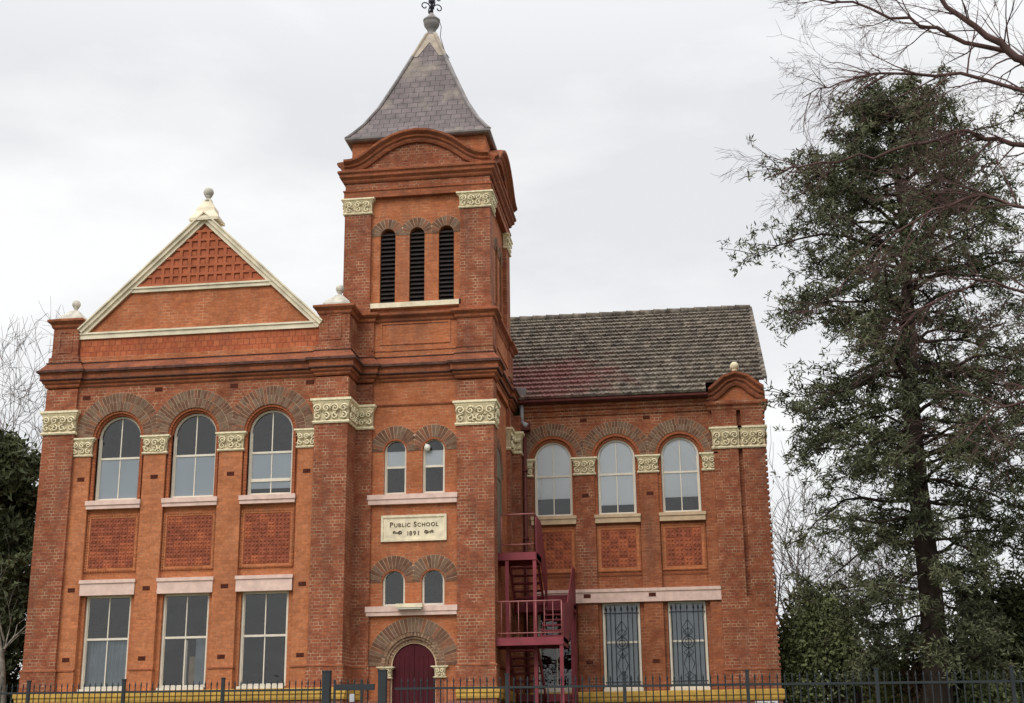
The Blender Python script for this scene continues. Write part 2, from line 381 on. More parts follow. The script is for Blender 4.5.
def wedges(F, c, zc, ri, ro, d, lim, parent, courses=2, a0=0., a1=pi, seed=1):
    # every radiating brick is a wedge of its own standing 8 mm proud of the mortar
    rnd = random.Random(int(c*97+zc*31)+seed); mb = MB()
    ring(mb, F, c, zc, ri, ro, d+.007, lim, .05, a0, a1, 32, 0)
    cw = (ro-ri)/courses
    for q in range(courses):
        r0, r1 = ri+q*cw+.005, ri+(q+1)*cw-.005
        n = max(9, int(pi*(r0+r1)/2/.092))
        for k in range(n):
            a, b = a0+(a1-a0)*(k+.07)/n, a0+(a1-a0)*(k+.93)/n; m = (a+b)/2
            L = lim[1] if math.cos(m) > 0 else lim[0]; cs = max(1e-3, abs(math.cos(m)))
            if r0*cs > L-.02: continue
            rr = min(r1, L/cs); dd = d+rnd.uniform(-.003, .003); mi = rnd.choice((1, 1, 2, 2, 3))
            P = [F(c+r*math.cos(t), zc+r*math.sin(t), x) for x in (dd, dd+.02) for r, t in ((r0, a), (rr, a), (rr, b), (r0, b))]
            mb.mesh(P, [(0, 1, 2, 3), (0, 4, 5, 1), (1, 5, 6, 2), (2, 6, 7, 3), (3, 7, 4, 0)], mi=mi)
    return mb.build('voussoir_arch', ['mortar', 'vousa', 'vousb', 'vousc'], parent)

# ------------------------------------------------------------ ground
GZ = -.1
mb = MB()
N_ = 40
def gz(y):
    if y > -3: return GZ
    if y > -24: return GZ-1.5*((-3-y)/21)**1.0
    return GZ-1.5
ys = [-300, -60, -24, -20, -16, -12, -8, -3, 10, 60, 400]; xs = [-400, -80, -30, -10, 0, 10, 30, 80, 400]
vv = [(x, y, gz(y)) for y in ys for x in xs]; nx = len(xs)
mb.mesh(vv, [(j*nx+i, j*nx+i+1, (j+1)*nx+i+1, (j+1)*nx+i) for j in range(len(ys)-1) for i in range(nx-1)])
tag(mb.build('ground', 'grass'), kind='structure')
mb = MB().box(-200, 200, -33, -25, -1.7, -1.55); tag(mb.build('road', 'asphalt'), kind='structure')
mb = MB().box(-200, 200, -24.8, -22.9, -1.72, -1.42); tag(mb.build('pavement', 'concrete'), kind='structure')
mb = MB()
for i in range(10):
    y0 = -22.9+i*2.35; mb.mesh([(-8.1, y0, gz(y0)+.02), (-6.4, y0, gz(y0)+.02), (-6.4, y0+2.35, gz(y0+2.35)+.02), (-8.1, y0+2.35, gz(y0+2.35)+.02)], [(0, 1, 2, 3)])
tag(mb.build('path', 'concrete'), kind='structure')

# ============================================================ THE SCHOOL
S = thing('school_building', (-7.3, 0, GZ), 'two storey red brick school with square bell tower, gabled left wing and tiled right wing', 'school')
L_C = [-15.22, -13.11, -11.0]           # bay centres, left wing
R_C = [-4.02, -2.16, -.30]              # bay centres, right wing
TC = -7.27                              # tower axis
SPR = 8.35
def cut_arch_outline(x0, x1, z0, z1, arcs, r, zc):
    # wall strip whose lower edge is notched by arches
    pts = [(x0, z0)]
    for c in arcs:
        pts += [(c-r*math.cos(pi*i/16), zc+r*math.sin(pi*i/16)) for i in range(17)]
    pts += [(x1, z0), (x1, z1), (x0, z1)]
    out = [pts[0]]
    for p in pts[1:]:
        if abs(p[0]-out[-1][0])+abs(p[1]-out[-1][1]) > 1e-5: out.append(p)
    return out

# ---- left wing walls
mb = MB()
holes = []
for c in L_C: holes += [arch_poly(c, 6.6, SPR, .62), rect(c-.63, c+.63, 1.76, 4.15)]
mb.plate(front(.22), rect(-16.5, -9.7, GZ-.3, 9.7), holes, 0, .24)
mb.build('wall', 'orange', S)
mb = MB()
mb.box(-17.22, -16.9, .3, 14, GZ-.3, 10.6); mb.box(-9.6, -9.33, 5.0, 14, GZ-.3, 10.6); mb.box(-17.2, -9.33, 13.8, 14.1, GZ-.3, 10.6)
mb.box(-9.34, -9.30, 5.0, 5.1, GZ, 1)
mb.build('side_wall', 'red', S)
mb = MB()
for z in (1.2, 5.2, 9.9): mb.box(-16.9, -9.4, .47, 13.8, z, z+.12)
for z in (1.2, 5.2, 9.9): mb.box(-5.0, 1.8, 5.65, 17.0, z, z+.12)
mb.box(-5.0, 1.8, 8.6, 8.7, GZ, 10.1); mb.box(-16.88, -9.36, 3.6, 3.7, GZ, 10.4)
for z in (3.2, 6.1, 9.9): mb.box(-9.1, -5.4, 1.3, 4.7, z, z+.12)
mb.box(-9.1, -5.4, 3.9, 4.0, GZ, 9.9)
mb.build('interior', 'dark', S)
# upper arcade wall
mb = MB(); mb.plate(front(.1), cut_arch_outline(-16.5, -9.7, SPR, 9.78, L_C, .72, SPR), (), 0, .2)
mb.build('arcade_wall', 'upper', S)
for i, c in enumerate(L_C):
    wedges(front(0), c, SPR, .72, 1.22, .09, (1.054 if i else 1.2, 1.054 if i < 2 else 1.2), S)
for c in L_C:
    mb = MB(); ring(mb, front(0), c, SPR, .655, .72, .13, thick=.1); ring(mb, front(0), c, SPR, .60, .655, .19, thick=.1)
    for sx_ in (-1, 1):
        mb.box(min(c+sx_*.62, c+sx_*.70), max(c+sx_*.62, c+sx_*.70), .15, .3, 6.62, SPR)
    mb.build('arch_moulding', 'ringbrick', S)
# inner pilasters
IP = [(-16.45, -15.95), (-14.46, -13.85), (-12.37, -11.73), (-10.22, -9.75)]
for a, b in IP:
    MB().box(a, b, .10, .24, 2.22, 7.83).box(a-.0, b+.0, .07, .24, GZ-.2, 2.22).build('pilaster', 'orange', S)
PL = [((-17.32, -16.43), 0., 1.0), ((-9.77, -8.87), 0., 1.3)]
for (a, b), y0, y1 in PL:
    MB().box(a, b, y0, y1, 2.22, 9.72).box(a-.03, b+.03, y0-.03, y1, GZ-.2, 2.22).build('corner_pier', 'red', S)

# ---- capital builder
def spiral(mb, F, u, v, d, r, turns=1.4, rot=0, flip=1, th=.016):
    pts = []
    n = 12
    for i in range(n+1):
        t = i/n; a = rot+flip*t*turns*2*pi; q = r*(1-.85*t)
        pts.append(F(u+q*math.cos(a), v+q*math.sin(a), d-.012*t))
    mb.tube(pts, [th*(1-.3*i/n) for i in range(n+1)], 5)
def capital(name, path, z0, z1, faces, parent, small=False):
    h = z1-z0; mb = MB(); k = h/.64
    mb.sweep(path, [(-.05, z0-.02*k), (.035, z0-.02*k), (.055, z0+.02*k), (.04, z0+.05*k), (.012, z0+.06*k), (.012, z0+.22*h), (.014, z0+.5*h), (.02, z0+.72*h), (.05, z0+.82*h), (.06, z0+.83*h), (.06, z0+.87*h), (.10, z0+.91*h), (.10, z1), (-.05, z1)])
    mb.sweep(path, [(.0, z0+.07*h), (.016, z0+.09*h), (.018, z0+.5*h), (.028, z0+.78*h), (.0, z0+.80*h)], mi=1)  # bell ground in the darker tone, painted shade behind the relief
    rnd = random.Random(int(z0*100)+int(path[0][0]*10))
    for F, a, b in faces:
        w_ = b-a; n = max(2, round(w_/(.235 if not small else .2))); st = w_/n
        zc = z0+.58*h; rr = min(st*.48, h*.21)
        for i in range(n):
            u = a+st*(i+.5); fl = 1 if i % 2 else -1
            spiral(mb, F, u, zc, -.068, rr, 1.45, rnd.uniform(-.4, .4)+(0 if fl > 0 else pi), fl, .020*k+.006)
            spiral(mb, F, u+st*.0, z0+.26*h, -.05, rr*.9, 1.2, pi/2+rnd.uniform(-.4, .4), -fl, .020*k+.005)
            # leaf lobes between the scrolls
            for q in range(4):
                uu, vv_ = u+rnd.uniform(-.5, .5)*st, z0+rnd.uniform(.12, .72)*h
                a_ = rnd.uniform(0, pi); l = .035*k+.015
                mb.tube([F(uu-l*math.cos(a_), vv_-l*math.sin(a_), -.03), F(uu, vv_, -.065), F(uu+l*math.cos(a_), vv_+l*math.sin(a_), -.035)], [.008, .022*k, .006], 5)
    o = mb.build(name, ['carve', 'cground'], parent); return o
capital('capital', [(-17.32, 1.0), (-17.32, 0), (-16.43, 0), (-16.43, .1)], 8.47, 9.1, [(front(0), -17.34, -16.41)], S)
capital('capital', [(-9.77, .1), (-9.77, 0), (-8.87, 0), (-8.87, .9), (-8.43, .9), (-8.43, 1.0)], 8.47, 9.12,
        [(front(0), -9.79, -8.85), (rside(-8.87), .05, .85), (front(.9), -8.8, -8.42)], S)
capital('capital', [(-6.12, 1.0), (-6.12, .9), (-5.13, .9), (-5.13, 1.5), (-5.23, 1.5)], 8.47, 9.12, [(front(.9), -6.14, -5.1), (rside(-5.13), .92, 1.5)], S)
for a, b in IP:
    capital('small_capital', [(a, .2), (a, .1), (b, .1), (b, .2)], 7.85, 8.34, [(front(.1), a-.02, b+.02)], S, True)

# ---- windows
def sash_window(c, z0, z1, r, F, arched=True, frame='frame', mull=True, rail=None, fw=.052, blind=None, blind_z=None, fixed=False, extra=None, parent=S):
    top = (arch_poly(c, z0, z1-r, r) if arched else rect(c-r, c+r, z0, z1))
    ri = r-fw
    inn = (arch_poly(c, z0+fw*1.3, z1-r, ri) if arched else rect(c-ri, c+ri, z0+fw*1.3, z1-fw))
    mb = MB(); mb.plate(F, top, [inn], 0, .12)
    fr = mb.build('window', frame, parent)
    rz = rail if rail is not None else (z0+z1)/2
    mb = MB()
    if not fixed:
        mb.plate(F, rect(c-ri, c+ri, rz-.025, rz+.03), (), .03, .09)
        if mull:
            mb.plate(F, rect(c-.014, c+.014, rz+.03, z1-fw), (), .035, .075); mb.plate(F, rect(c-.014, c+.014, z0+fw, rz-.025), (), .05, .09)
        for s_x in (-1, 1):
            a = c+s_x*(ri-.02); mb.plate(F, rect(min(a, c+s_x*ri), max(a, c+s_x*ri), z0+fw, z1-r if arched else z1-fw), (), .04, .09)
    if extra: extra(mb, F)
    mb.build('sash', frame, fr)
    mb = MB(); gi = (arch_poly(c, z0+.05, z1-r, ri+.01) if arched else rect(c-ri-.01, c+ri+.01, z0+.05, z1-.03))
    pts = [F(u, v, .055) for u, v in gi]; mb.face(pts); mb.build('pane', 'glass', fr)
    if blind:
        lo, hi = blind_z
        mb = MB()
        if blind == 'curtain':
            n = 44; prev = None; vs = []
            for i in range(n+1):
                u = c-ri+2*ri*i/n; dd = .20+.035*math.sin(i*1.15+.8*math.sin(i*.37))+.01*math.sin(i*2.7)
                vs += [F(u, lo, dd), F(u, hi, dd)]
            mb.mesh(vs, [(2*i, 2*i+2, 2*i+3, 2*i+1) for i in range(n)], True)
            mb.build('curtain', 'curtain', fr)
        else:
            if arched and hi > z1-r:
                p = [(c-ri, lo), (c+ri, lo)]+arch_poly(c, lo, z1-r, ri)[2:]
            else: p = rect(c-ri, c+ri, lo, hi)
            mb.plate(F, p, (), .075, .08); mb.build('blind', blind, fr)
    return fr
# left wing upper: dark upper half, pale blind below
FW = front(.30)
for i, c in enumerate(L_C):
    ex = None
    if i == 2:
        def ex(mb, F, c=c): mb.plate(F, rect(c-.54, c+.54, 7.02, 7.1), (), .02, .09)
    fr = sash_window(c, 6.64, 8.95, .61, FW, True, rail=7.80, blind='blind', blind_z=(6.7 if i < 2 else 6.84, 7.78), extra=ex)
    fr['label'] = ['arched sash window nearest the left corner', 'middle arched sash window of the left wing', 'arched sash window with its lower sash raised'][i]
    MB().box(c-.76, c+.76, .03, .3, 6.50, 6.62).box(c-.745, c+.745, .06, .3, 6.40, 6.498).build('sill', 'pink', S)
# left wing lower
for i, c in enumerate(L_C):
    ex = None
    if i == 1:
        def ex(mb, F, c=c): mb.plate(F, rect(c-.03, c+.06, 1.85, 2.95), (), .06, .13)
    fr = sash_window(c, 1.76, 4.13, .62, FW, False, rail=3.02, blind='curtain' if i == 0 else None, blind_z=(1.8, 2.98), extra=ex)
    MB().box(c-.62, c+.62, .12, .3, 1.66, 1.76).build('sill', 'frame', S)
    MB().box(c-.765, c+.765, .045, .25, 4.44, 4.53).box(c-.745, c+.745, .075, .3, 4.13, 4.44).build('lintel', 'pink', S)
MB().box(-13.3, -12.95, 1.2, 1.25, 1.9, 2.6).build('interior_board', 'tan', S)
MB().box(-12.92, -12.62, .62, .64, 1.8, 3.0).build('interior_blind', 'curtain', S)

# terracotta flower panels
def flower_panel(c, w_, z0, z1, y, n, m_, parent, bd=.10, checker=False):
    mb = MB(); x0, x1 = c-w_/2, c+w_/2
    for a, b, e, f in ((x0, x1, z0, z0+bd), (x0, x1, z1-bd, z1), (x0, x0+bd, z0+bd, z1-bd), (x1-bd, x1, z0+bd, z1-bd)): mb.box(a, b, y-.022, y+.02, e, f, 1)
    q = int(w_/.07)
    for i in range(q):          # toothed border
        u = x0+.015+i*(w_-.03)/q
        for zz in (z0+.02, z1-.05): mb.box(u, u+.035, y-.045, y-.02, zz, zz+.03, 1)
    q = int((z1-z0)/.07)
    for i in range(q):
        v = z0+.015+i*(z1-z0-.03)/q
        for xx in (x0+.02, x1-.05): mb.box(xx, xx+.03, y-.044, y-.02, v, v+.035, 1)
    a0, a1, b0, b1 = x0+bd+.01, x1-bd-.01, z0+bd+.01, z1-bd-.01
    mb.box(a0-.01, a1+.01, y-.004, y+.02, b0-.01, b1+.01, 2)
    du, dv = (a1-a0)/n, (b1-b0)/m_
    for i in range(n):
        for j in range(m_):
            u, v = a0+du*(i+.5), b0+dv*(j+.5); hu, hv = du*.465, dv*.465
            tm = ((0 if (i+j) % 2 else 2) if random.random() < .8 else 0) if checker else random.choice((0, 0, 0, 2))
            d_ = y-.012-random.choice((0, .004, .008)); mb.box(u-hu, u+hu, d_, y+.01, v-hv, v+hv, tm)
            for k in range(4):
                t = pi/4+k*pi/2
                p = [(u+.15*hu*math.cos(t), v+.15*hv*math.sin(t)), (u+.8*hu*math.cos(t-.4), v+.8*hv*math.sin(t-.4)), (u+1.15*hu*math.cos(t), v+1.15*hv*math.sin(t)), (u+.8*hu*math.cos(t+.4), v+.8*hv*math.sin(t+.4))]
                cc = (sum(q_[0] for q_ in p)/4, d_-.03, sum(q_[1] for q_ in p)/4)
                for e in range(4):
                    A, B = p[e], p[(e+1) % 4]; mb.face([(A[0], d_-.002, A[1]), (B[0], d_-.002, B[1]), cc], None, tm)
    return mb.build('terracotta_panel', ['tpanel', 'orange', 'tgrid'], parent)
for c in L_C: flower_panel(c, 1.44, 4.74, 6.26, .21, 6, 6, S)

# air bricks
def airbricks(lst, y, parent, w_=.2, h=.11):
    for x, z in lst:
        mb = MB(); mb.plate(front(y-.004), rect(x-w_/2, x+w_/2, z-h/2, z+h/2), (), 0, .02)
        for i in range(5): mb.box(x-w_/2+.012+i*w_/5.2, x-w_/2+.028+i*w_/5.2, y-.012, y, z-h/2+.01, z+h/2-.01)
        mb.build('air_brick', 'slot', parent)
airbricks([((a+b)/2+.02, 7.22) for a, b in IP], .10, S); airbricks([((a+b)/2+.0, 4.28) for a, b in IP], .10, S); airbricks([((a+b)/2, 2.5) for a, b in IP], .10, S)
airbricks([(-16.2, 9.47), (-14.16, 9.62), (-12.05, 9.62), (-9.95, 9.62)], .1, S, .22, .12)

# ---- main cornice running round the left wing and the tower
TX0, TX1, TY0, TY1 = -9.33, -5.13, .9, 5.0
mainpath = [(-17.32, 14.1), (-17.32, 0), (-16.43, 0), (-16.43, .1), (-9.77, .1), (-9.77, 0), (-8.87, 0), (-8.87, .9), (-8.43, .9), (-8.43, 1.0), (-6.12, 1.0), (-6.12, .9), (TX1, .9), (TX1, 1.5), (TX1-.1, 1.5), (TX1-.1, 4.1), (TX1, 4.1), (TX1, 5.05)]
cprof = [(-.1, 9.74), (.02, 9.76), (.05, 9.80), (.05, 9.84), (.10, 9.88), (.11, 9.90), (.11, 9.95), (.155, 9.99), (.155, 10.10), (.20, 10.14), (-.1, 10.14)]
MB().sweep(mainpath, cprof).build('cornice', 'mould', S)
MB().sweep(mainpath, [(-.05, 9.94), (.145, 9.945), (.165, 9.96), (.165, 9.985), (-.05, 9.988)]).build('cornice_bead', 'mould_dark', S)
MB().sweep(mainpath, [(-.05, 10.44), (.055, 10.445), (.07, 10.46), (.055, 10.475), (-.05, 10.476)]).build('cornice_bead', 'mould_dark', S)
MB().sweep(mainpath, [(-.05, 10.135), (.20, 10.14), (.235, 10.155), (.235, 10.22), (.20, 10.235), (-.05, 10.235)]).build('cornice_lip', 'mould_dark', S)
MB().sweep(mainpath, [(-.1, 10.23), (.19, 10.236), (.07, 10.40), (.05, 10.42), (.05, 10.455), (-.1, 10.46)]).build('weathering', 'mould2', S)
# thin string lines
MB().sweep([(-8.43, 1.0), (-6.12, 1.0)], [(-.05, 9.07), (.02, 9.08), (.04, 9.12), (.0, 9.15), (-.05, 9.15)]).build('string_course', 'mould', S)
# parapet under the gable, blocks
mb = MB(); mb.box(-16.5, -9.7, .06, .5, 10.47, 10.62); mb.build('parapet_base', 'tower', S)
mb = MB(); mb.box(-16.5, -9.7, .1, .5, 10.62, 11.14); mb.build('parapet', 'diaper', S)
def pier_block(x0, x1, y0, y1, z1, zc):
    mb = MB(); mb.box(x0-.06, x1+.06, y0-.05, y1+.02, 10.47, 10.62)
    mb.box(x0, x1, y0, y1, 10.62, zc)
    c = (x0+x1)/2
    mb.plate(front(y0-.018), rect(c-.2, c+.2, 10.75, zc-.08), [rect(c-.155, c+.155, 10.80, zc-.13)], 0, .03)
    mb.build('parapet_block', 'red', S)
pier_block(-17.26, -16.52, .0, .9, 11.75, 11.45)
pier_block(-9.72, -8.88, .0, 1.1, 11.78, 11.56)
capprof = [(-.1, 11.44), (.02, 11.46), (.05, 11.50), (.06, 11.56), (.13, 11.62), (.15, 11.64), (.15, 11.70), (.0, 11.76), (-.1, 11.76)]
MB().sweep([(-17.26, 0), (-16.52, 0), (-16.52, .9), (-17.26, .9)], capprof, closed=True).box(-17.3, -16.5, -.0, .9, 11.6, 11.75).build('block_cap', 'mould', S)
def ball_finial(x, y, z, s=1.0, base=.40, mat='finial', pyramid=True):
    mb = MB()
    if pyramid:
        b = base
        lv = [(b, 0), (b*.98, .05), (b*.72, .17), (b*.42, .29), (b*.26, .36)]
        for i in range(len(lv)-1):
            (a, za), (c2, zb) = lv[i], lv[i+1]
            v = [(x+sx_*a, y+sy_*a, z+za*s) for sx_, sy_ in ((-1, -1), (1, -1), (1, 1), (-1, 1))]+[(x+sx_*c2, y+sy_*c2, z+zb*s) for sx_, sy_ in ((-1, -1), (1, -1), (1, 1), (-1, 1))]
            mb.mesh(v, [(j, (j+1) % 4, (j+1) % 4+4, j+4) for j in range(4)]+([(4, 5, 6, 7)] if i == 3 else []))
        z += .34*s
    prof = [(.09*s, 0), (.06*s, .05*s), (.055*s, .1*s), (.09*s, .13*s)]
    prof += [(.125*s*math.cos(t), .24*s+.125*s*math.sin(t)) for t in [(-60+i*15)*pi/180 for i in range(11)]]+[(.01, .365*s)]
    mb.lathe((x, y, z), prof, 16); return mb.build('ball_finial', mat, S)
ball_finial(-16.89, .45, 11.76, .95, .36); ball_finial(-9.3, .5, 11.8, .95, .38)

# ---- gable
AP = (-13.11, 14.62); GL, GR, GB = -16.62, -9.66, 11.30
slope = (AP[1]-GB)/(AP[0]-GL)
def edge(z, side, ins=0.):
    return (GL+(z-GB)/slope+ins if side < 0 else GR-(z-GB)/((AP[1]-GB)/(GR-AP[0]))-ins)
mb = MB(); mb.plate(front(.12), [(edge(GB-.16, -1), GB-.16), (edge(GB-.16, 1), GB-.16), AP], (), 0, .35); mb.build('gable_wall', 'tower', S)
mb = MB()
for z0, z1 in ((11.14, 11.32), (12.42, 12.57)):
    a0, a1 = edge(z0, -1, .05), edge(z0, 1, .05); b0, b1 = edge(z1, -1, .05), edge(z1, 1, .05)
    if z0 < 11.2: a0, a1, b0, b1 = -16.56, -9.7, -16.56, -9.7
    mb.plate(front(.05), [(a0, z0), (a1, z0), (b1, z1), (b0, z1)], (), 0, .1)
    mb.plate(front(.015), [(a0, z1-.05), (a1, z1-.05), (b1, z1-.001), (b0, z1-.001)], (), 0, .1)
mb.build('gable_band', 'coping', S)
mb = MB()
for sd_ in (-1, 1):
    E0 = Vector((GL if sd_ < 0 else GR, GB-.02)); E1 = Vector(AP)
    d = (E1-E0).normalized(); n = Vector((-d.y, d.x))*(1 if sd_ < 0 else -1)      # outward, up
    for o0, o1, y0, y1 in ((-.19, -.09, .03, .12), (-.09, .01, -.03, .5), (.01, .05, -.08, .55)):
        def at(o, end):
            if end == 0: return E0+n*o+d*(.14 if sd_ < 0 else -.02)
            # meet on the axis
            P = E0+n*o; t = (AP[0]-P.x)/d.x; return P+d*t
        q = [at(o0, 0), at(o0, 1), at(o1, 1), at(o1, 0)]
        mb.plate(front(0), [(p.x, p.y) for p in q], (), y0, y1)
mb.build('raking_coping', 'coping', S)
mb = MB()          # dark soffit moulding under the coping
for sd_ in (-1, 1):
    E0 = Vector((GL if sd_ < 0 else GR, GB-.02)); E1 = Vector(AP); d = (E1-E0).normalized(); n = Vector((-d.y, d.x))*(1 if sd_ < 0 else -1)
    P0 = E0-n*.22+d*.26; P1 = E0-n*.168+d*.26
    def onaxis(P): t = (AP[0]-P.x)/d.x; return P+d*t
    mb.plate(front(0), [tuple(P0), tuple(onaxis(P0)), tuple(onaxis(P1)), tuple(P1)], (), .08, .13)
mb.build('raking_moulding', 'mould', S)
# square terracotta lattice in the peak
mb = MB(); st = .252; bar = .085; z = 12.58
rows = 0
mb.plate(front(.09), [(edge(12.5, -1, .2), 12.5), (edge(12.5, 1, .2), 12.5), (AP[0], 14.25)], (), 0, .02)
while z < 14.3:
    xl, xr = edge(z+.0, -1, .30), edge(z, 1, .30)
    if xr-xl > .1: mb.box(xl, xr, .05, .13, z, z+bar*.8)
    zt = z+st
    k0 = int(math.ceil((xl-AP[0])/st)); k1 = int(math.floor((xr-AP[0])/st))
    for k in range(k0, k1+1):
        x = AP[0]+k*st+st/2
        top = min(zt, 14.3)
        if edge(top, -1, .24) < x-bar/2 and x+bar/2 < edge(top, 1, .24): mb.box(x-bar/2, x+bar/2, .052, .13, z+bar*.8, top)
        # raised boss in alternate squares
        xc = AP[0]+k*st
        if (k+rows) % 2 == 0 and edge(top, -1, .3) < xc-.07 and xc+.07 < edge(top, 1, .3): mb.box(xc-.07, xc+.06, .075, .13, z+.08, z+.19)
    z += st; rows += 1
mb.build('terracotta_lattice', 'tgrid', S)
mb = MB()          # stepped pedestal on the apex
pd = [(.42, 14.42), (.42, 14.50), (.34, 14.62), (.27, 14.72), (.25, 14.84), (.17, 14.95), (.11, 15.06), (.10, 15.12)]
for (a, za), (b, zb) in zip(pd, pd[1:]):
    v = [(AP[0]+i*a, .22+j*a*.7, za) for i, j in ((-1, -1), (1, -1), (1, 1), (-1, 1))]+[(AP[0]+i*b, .22+j*b*.7, zb) for i, j in ((-1, -1), (1, -1), (1, 1), (-1, 1))]
    mb.mesh(v, [(j, (j+1) % 4, (j+1) % 4+4, j+4) for j in range(4)]+[(4, 5, 6, 7), (3, 2, 1, 0)])
mb.build('finial_pedestal', 'coping', S)
ball_finial(AP[0], .22, 15.08, 1.15, pyramid=False)
# left wing roof behind the gable
mb = MB()
mb.mesh([(-17.6, .5, 10.5), (AP[0], .5, 14.45), (AP[0], 14.3, 14.45), (-17.6, 14.3, 10.5)], [(0, 1, 2, 3)])
mb.mesh([(-9.2, .5, 10.8), (AP[0], .5, 14.45), (AP[0], 14.3, 14.45), (-9.2, 14.3, 10.8)], [(0, 1, 2, 3)])
mb.plate(rear(14.1), [(-17.2, 10.5), (-9.3, 10.5), (AP[0], 14.4)], (), 0, .2)
mb.build('left_roof', 'tile', S)
# plinth string and ochre band
fr_path = [(-17.35, 6), (-17.35, -.03), (-16.40, -.03), (-16.40, .07), (-15.95, .07)]
plprof = [(-.05, 2.18), (.0, 2.19), (.022, 2.2), (.022, 2.235), (-.05, 2.26)]
strs = [fr_path]+[[(a, .2), (a, .07), (b, .07), (b, .2)] for a, b in IP[1:3]]
strs += [[(-10.22, .2), (-10.22, .07), (-9.80, .07), (-9.80, -.03), (-8.84, -.03), (-8.84, .87), (-8.45, .87)], [(-6.05, .87), (-5.10, .87), (-5.10, 5.1)], [(.66, 5.12), (2.18, 5.12), (2.18, 17)]]
for q in strs: MB().sweep(q, plprof).build('plinth_string', 'mould', S)
bprof = [(-.1, 1.38), (.05, 1.40), (.07, 1.46), (.07, 1.52), (.10, 1.55), (.10, 1.66), (.0, 1.69), (-.1, 1.69)]
mb = MB(); mb.sweep([(-17.35, 14), (-17.35, -.03), (-8.84, -.03), (-8.84, .87), (-8.6, .87)], bprof)
mb.sweep([(-6.12, .87), (-5.10, .87), (-5.10, 5.0)], bprof); mb.sweep([(-4.95, 5.12), (2.18, 5.12), (2.18, 17)], bprof)
mb.build('plinth_band', 'yellow', S)
mb = MB(); mb.box(-17.36, -8.83, -.04, .2, GZ-.3, 1.38); mb.box(-5.1, 2.19, 5.11, 5.4, GZ-.3, 1.38); mb.box(-8.83, -8.15, .86, 1.0, GZ-.3, 1.38); mb.box(-6.35, -5.09, .86, 1.0, GZ-.3, 1.38)
mb.build('plinth', 'plinth', S)

# ============================================================ tower
mb = MB()
TW = [TC-.53, TC+.51]
holes = []
for c in TW: holes += [arch_poly(c, 6.68, 7.88, .30, 10), arch_poly(c, 3.74, 4.42, .30, 10)]
holes.append([(TC-.80, GZ-.1), (TC+.80, GZ-.1), (TC+.80, 2.24)]+[(TC+.83*math.cos(pi*i/20), 2.24+.83*math.sin(pi*i/20)) for i in range(21)]+[(TC-.80, 2.24)])
mb.plate(front(1.0), rect(-8.6, -6.0, GZ-.2, 9.7), holes, 0, .22)
mb.build('tower_wall', 'tower', S)
mb = MB()
dh = [(1.62, 5.12), (3.10, 5.12), (3.10, 7.4)]+[(2.36+.74*math.cos(pi*i/12), 7.4+.74*math.sin(pi*i/12)) for i in range(1, 12)]+[(1.62, 7.4)]
mb.plate(rside(TX1-.1), rect(1.3, 4.3, GZ-.2, 9.7), [dh], 0, .25)
mb.box(TX0, TX0+.25, 1.0, 5.0, GZ, 9.7); mb.box(TX0, TX1-.1, 4.8, 4.98, GZ, 9.7)
mb.build('tower_side_wall', 'tower', S)
mb = MB()
mb.box(-9.2, -8.43, .9, 1.2, 2.22, 9.7); mb.box(-9.2, -8.41, .87, 1.2, GZ-.2, 2.22); mb.build('corner_pier', 'red', S)
mb = MB(); mb.box(-6.12, TX1, .9, 1.5, 2.22, 9.7); mb.box(-6.14, TX1+.03, .87, 1.5, GZ-.2, 2.22); mb.build('corner_pier', 'red', S)
mb = MB(); mb.box(-5.5, TX1, 4.1, 5.02, GZ, 9.7); mb.box(-5.4, -4.9, 4.72, 5.4, GZ, 9.6); mb.build('corner_pier', 'red', S)
capital('capital', [(TX1-.1, 4.1), (TX1, 4.1), (TX1, 4.72), (-4.9, 4.72), (-4.9, 5.1)], 8.47, 9.10, [(rside(TX1), 4.1, 4.72), (front(4.72), -5.12, -4.88)], S)
# arch rings (voussoirs)
for zc in (7.84, 4.36):
    for c, lm in ((TW[0], (.72, .519)), (TW[1], (.519, .72))):
        wedges(front(0), c, zc, .345, .70, .985, lm, S, 1)
wedges(front(0), TC, 2.24, .84, 1.21, .975, (99, 99), S, 1)
mb = MB()
for rin, rout, d in ((.74, .84, .992), (.67, .74, 1.03), (.60, .67, 1.07)): ring(mb, front(0), TC, 2.24, rin, rout, d, thick=.08, n=36)
mb.build('arch_moulding', 'vous', S)
for c in TW:
    for zc in (7.84, 4.36): mb = MB(); ring(mb, front(0), c, zc, .30, .345, .992, thick=.1, n=18); mb.build('arch_moulding', 'ringbrick', S)
# door jambs, imposts, door
mb = MB()
for s_x in (-1, 1):
    a, b = sorted((TC+s_x*.60, TC+s_x*.80)); mb.box(a, b, .99, 1.2, GZ, 1.95)
mb.build('door_jamb', 'red', S)
for s_x in (-1, 1):
    a, b = sorted((TC+s_x*.585, TC+s_x*.83)); capital('impost', [(a, 1.1), (a, .98), (b, .98), (b, 1.1)], 1.93, 2.22, [(front(.98), a, b)], S, True)
mb = MB(); mb.plate(front(1.14), [(TC-.60, GZ), (TC+.60, GZ)]+[(TC+.60*math.cos(pi*i/20), 2.24+.60*math.sin(pi*i/20)) for i in range(21)], (), 0, .06)
door = mb.build('door', 'door', S)
mb = MB()
for i in range(9):
    x = TC-.5+i*.125; mb.box(x-.004, x+.004, 1.128, 1.14, .1, 2.5)
mb.box(TC-.008, TC+.008, 1.12, 1.14, 0, 2.8); mb.build('door_boards', 'door', door)
MB().tube([(TC+.07, 1.12, 1.1), (TC+.07, 1.07, 1.12), (TC+.07, 1.07, 1.3), (TC+.07, 1.12, 1.32)], .012, 6).build('handle', 'pipe', door)
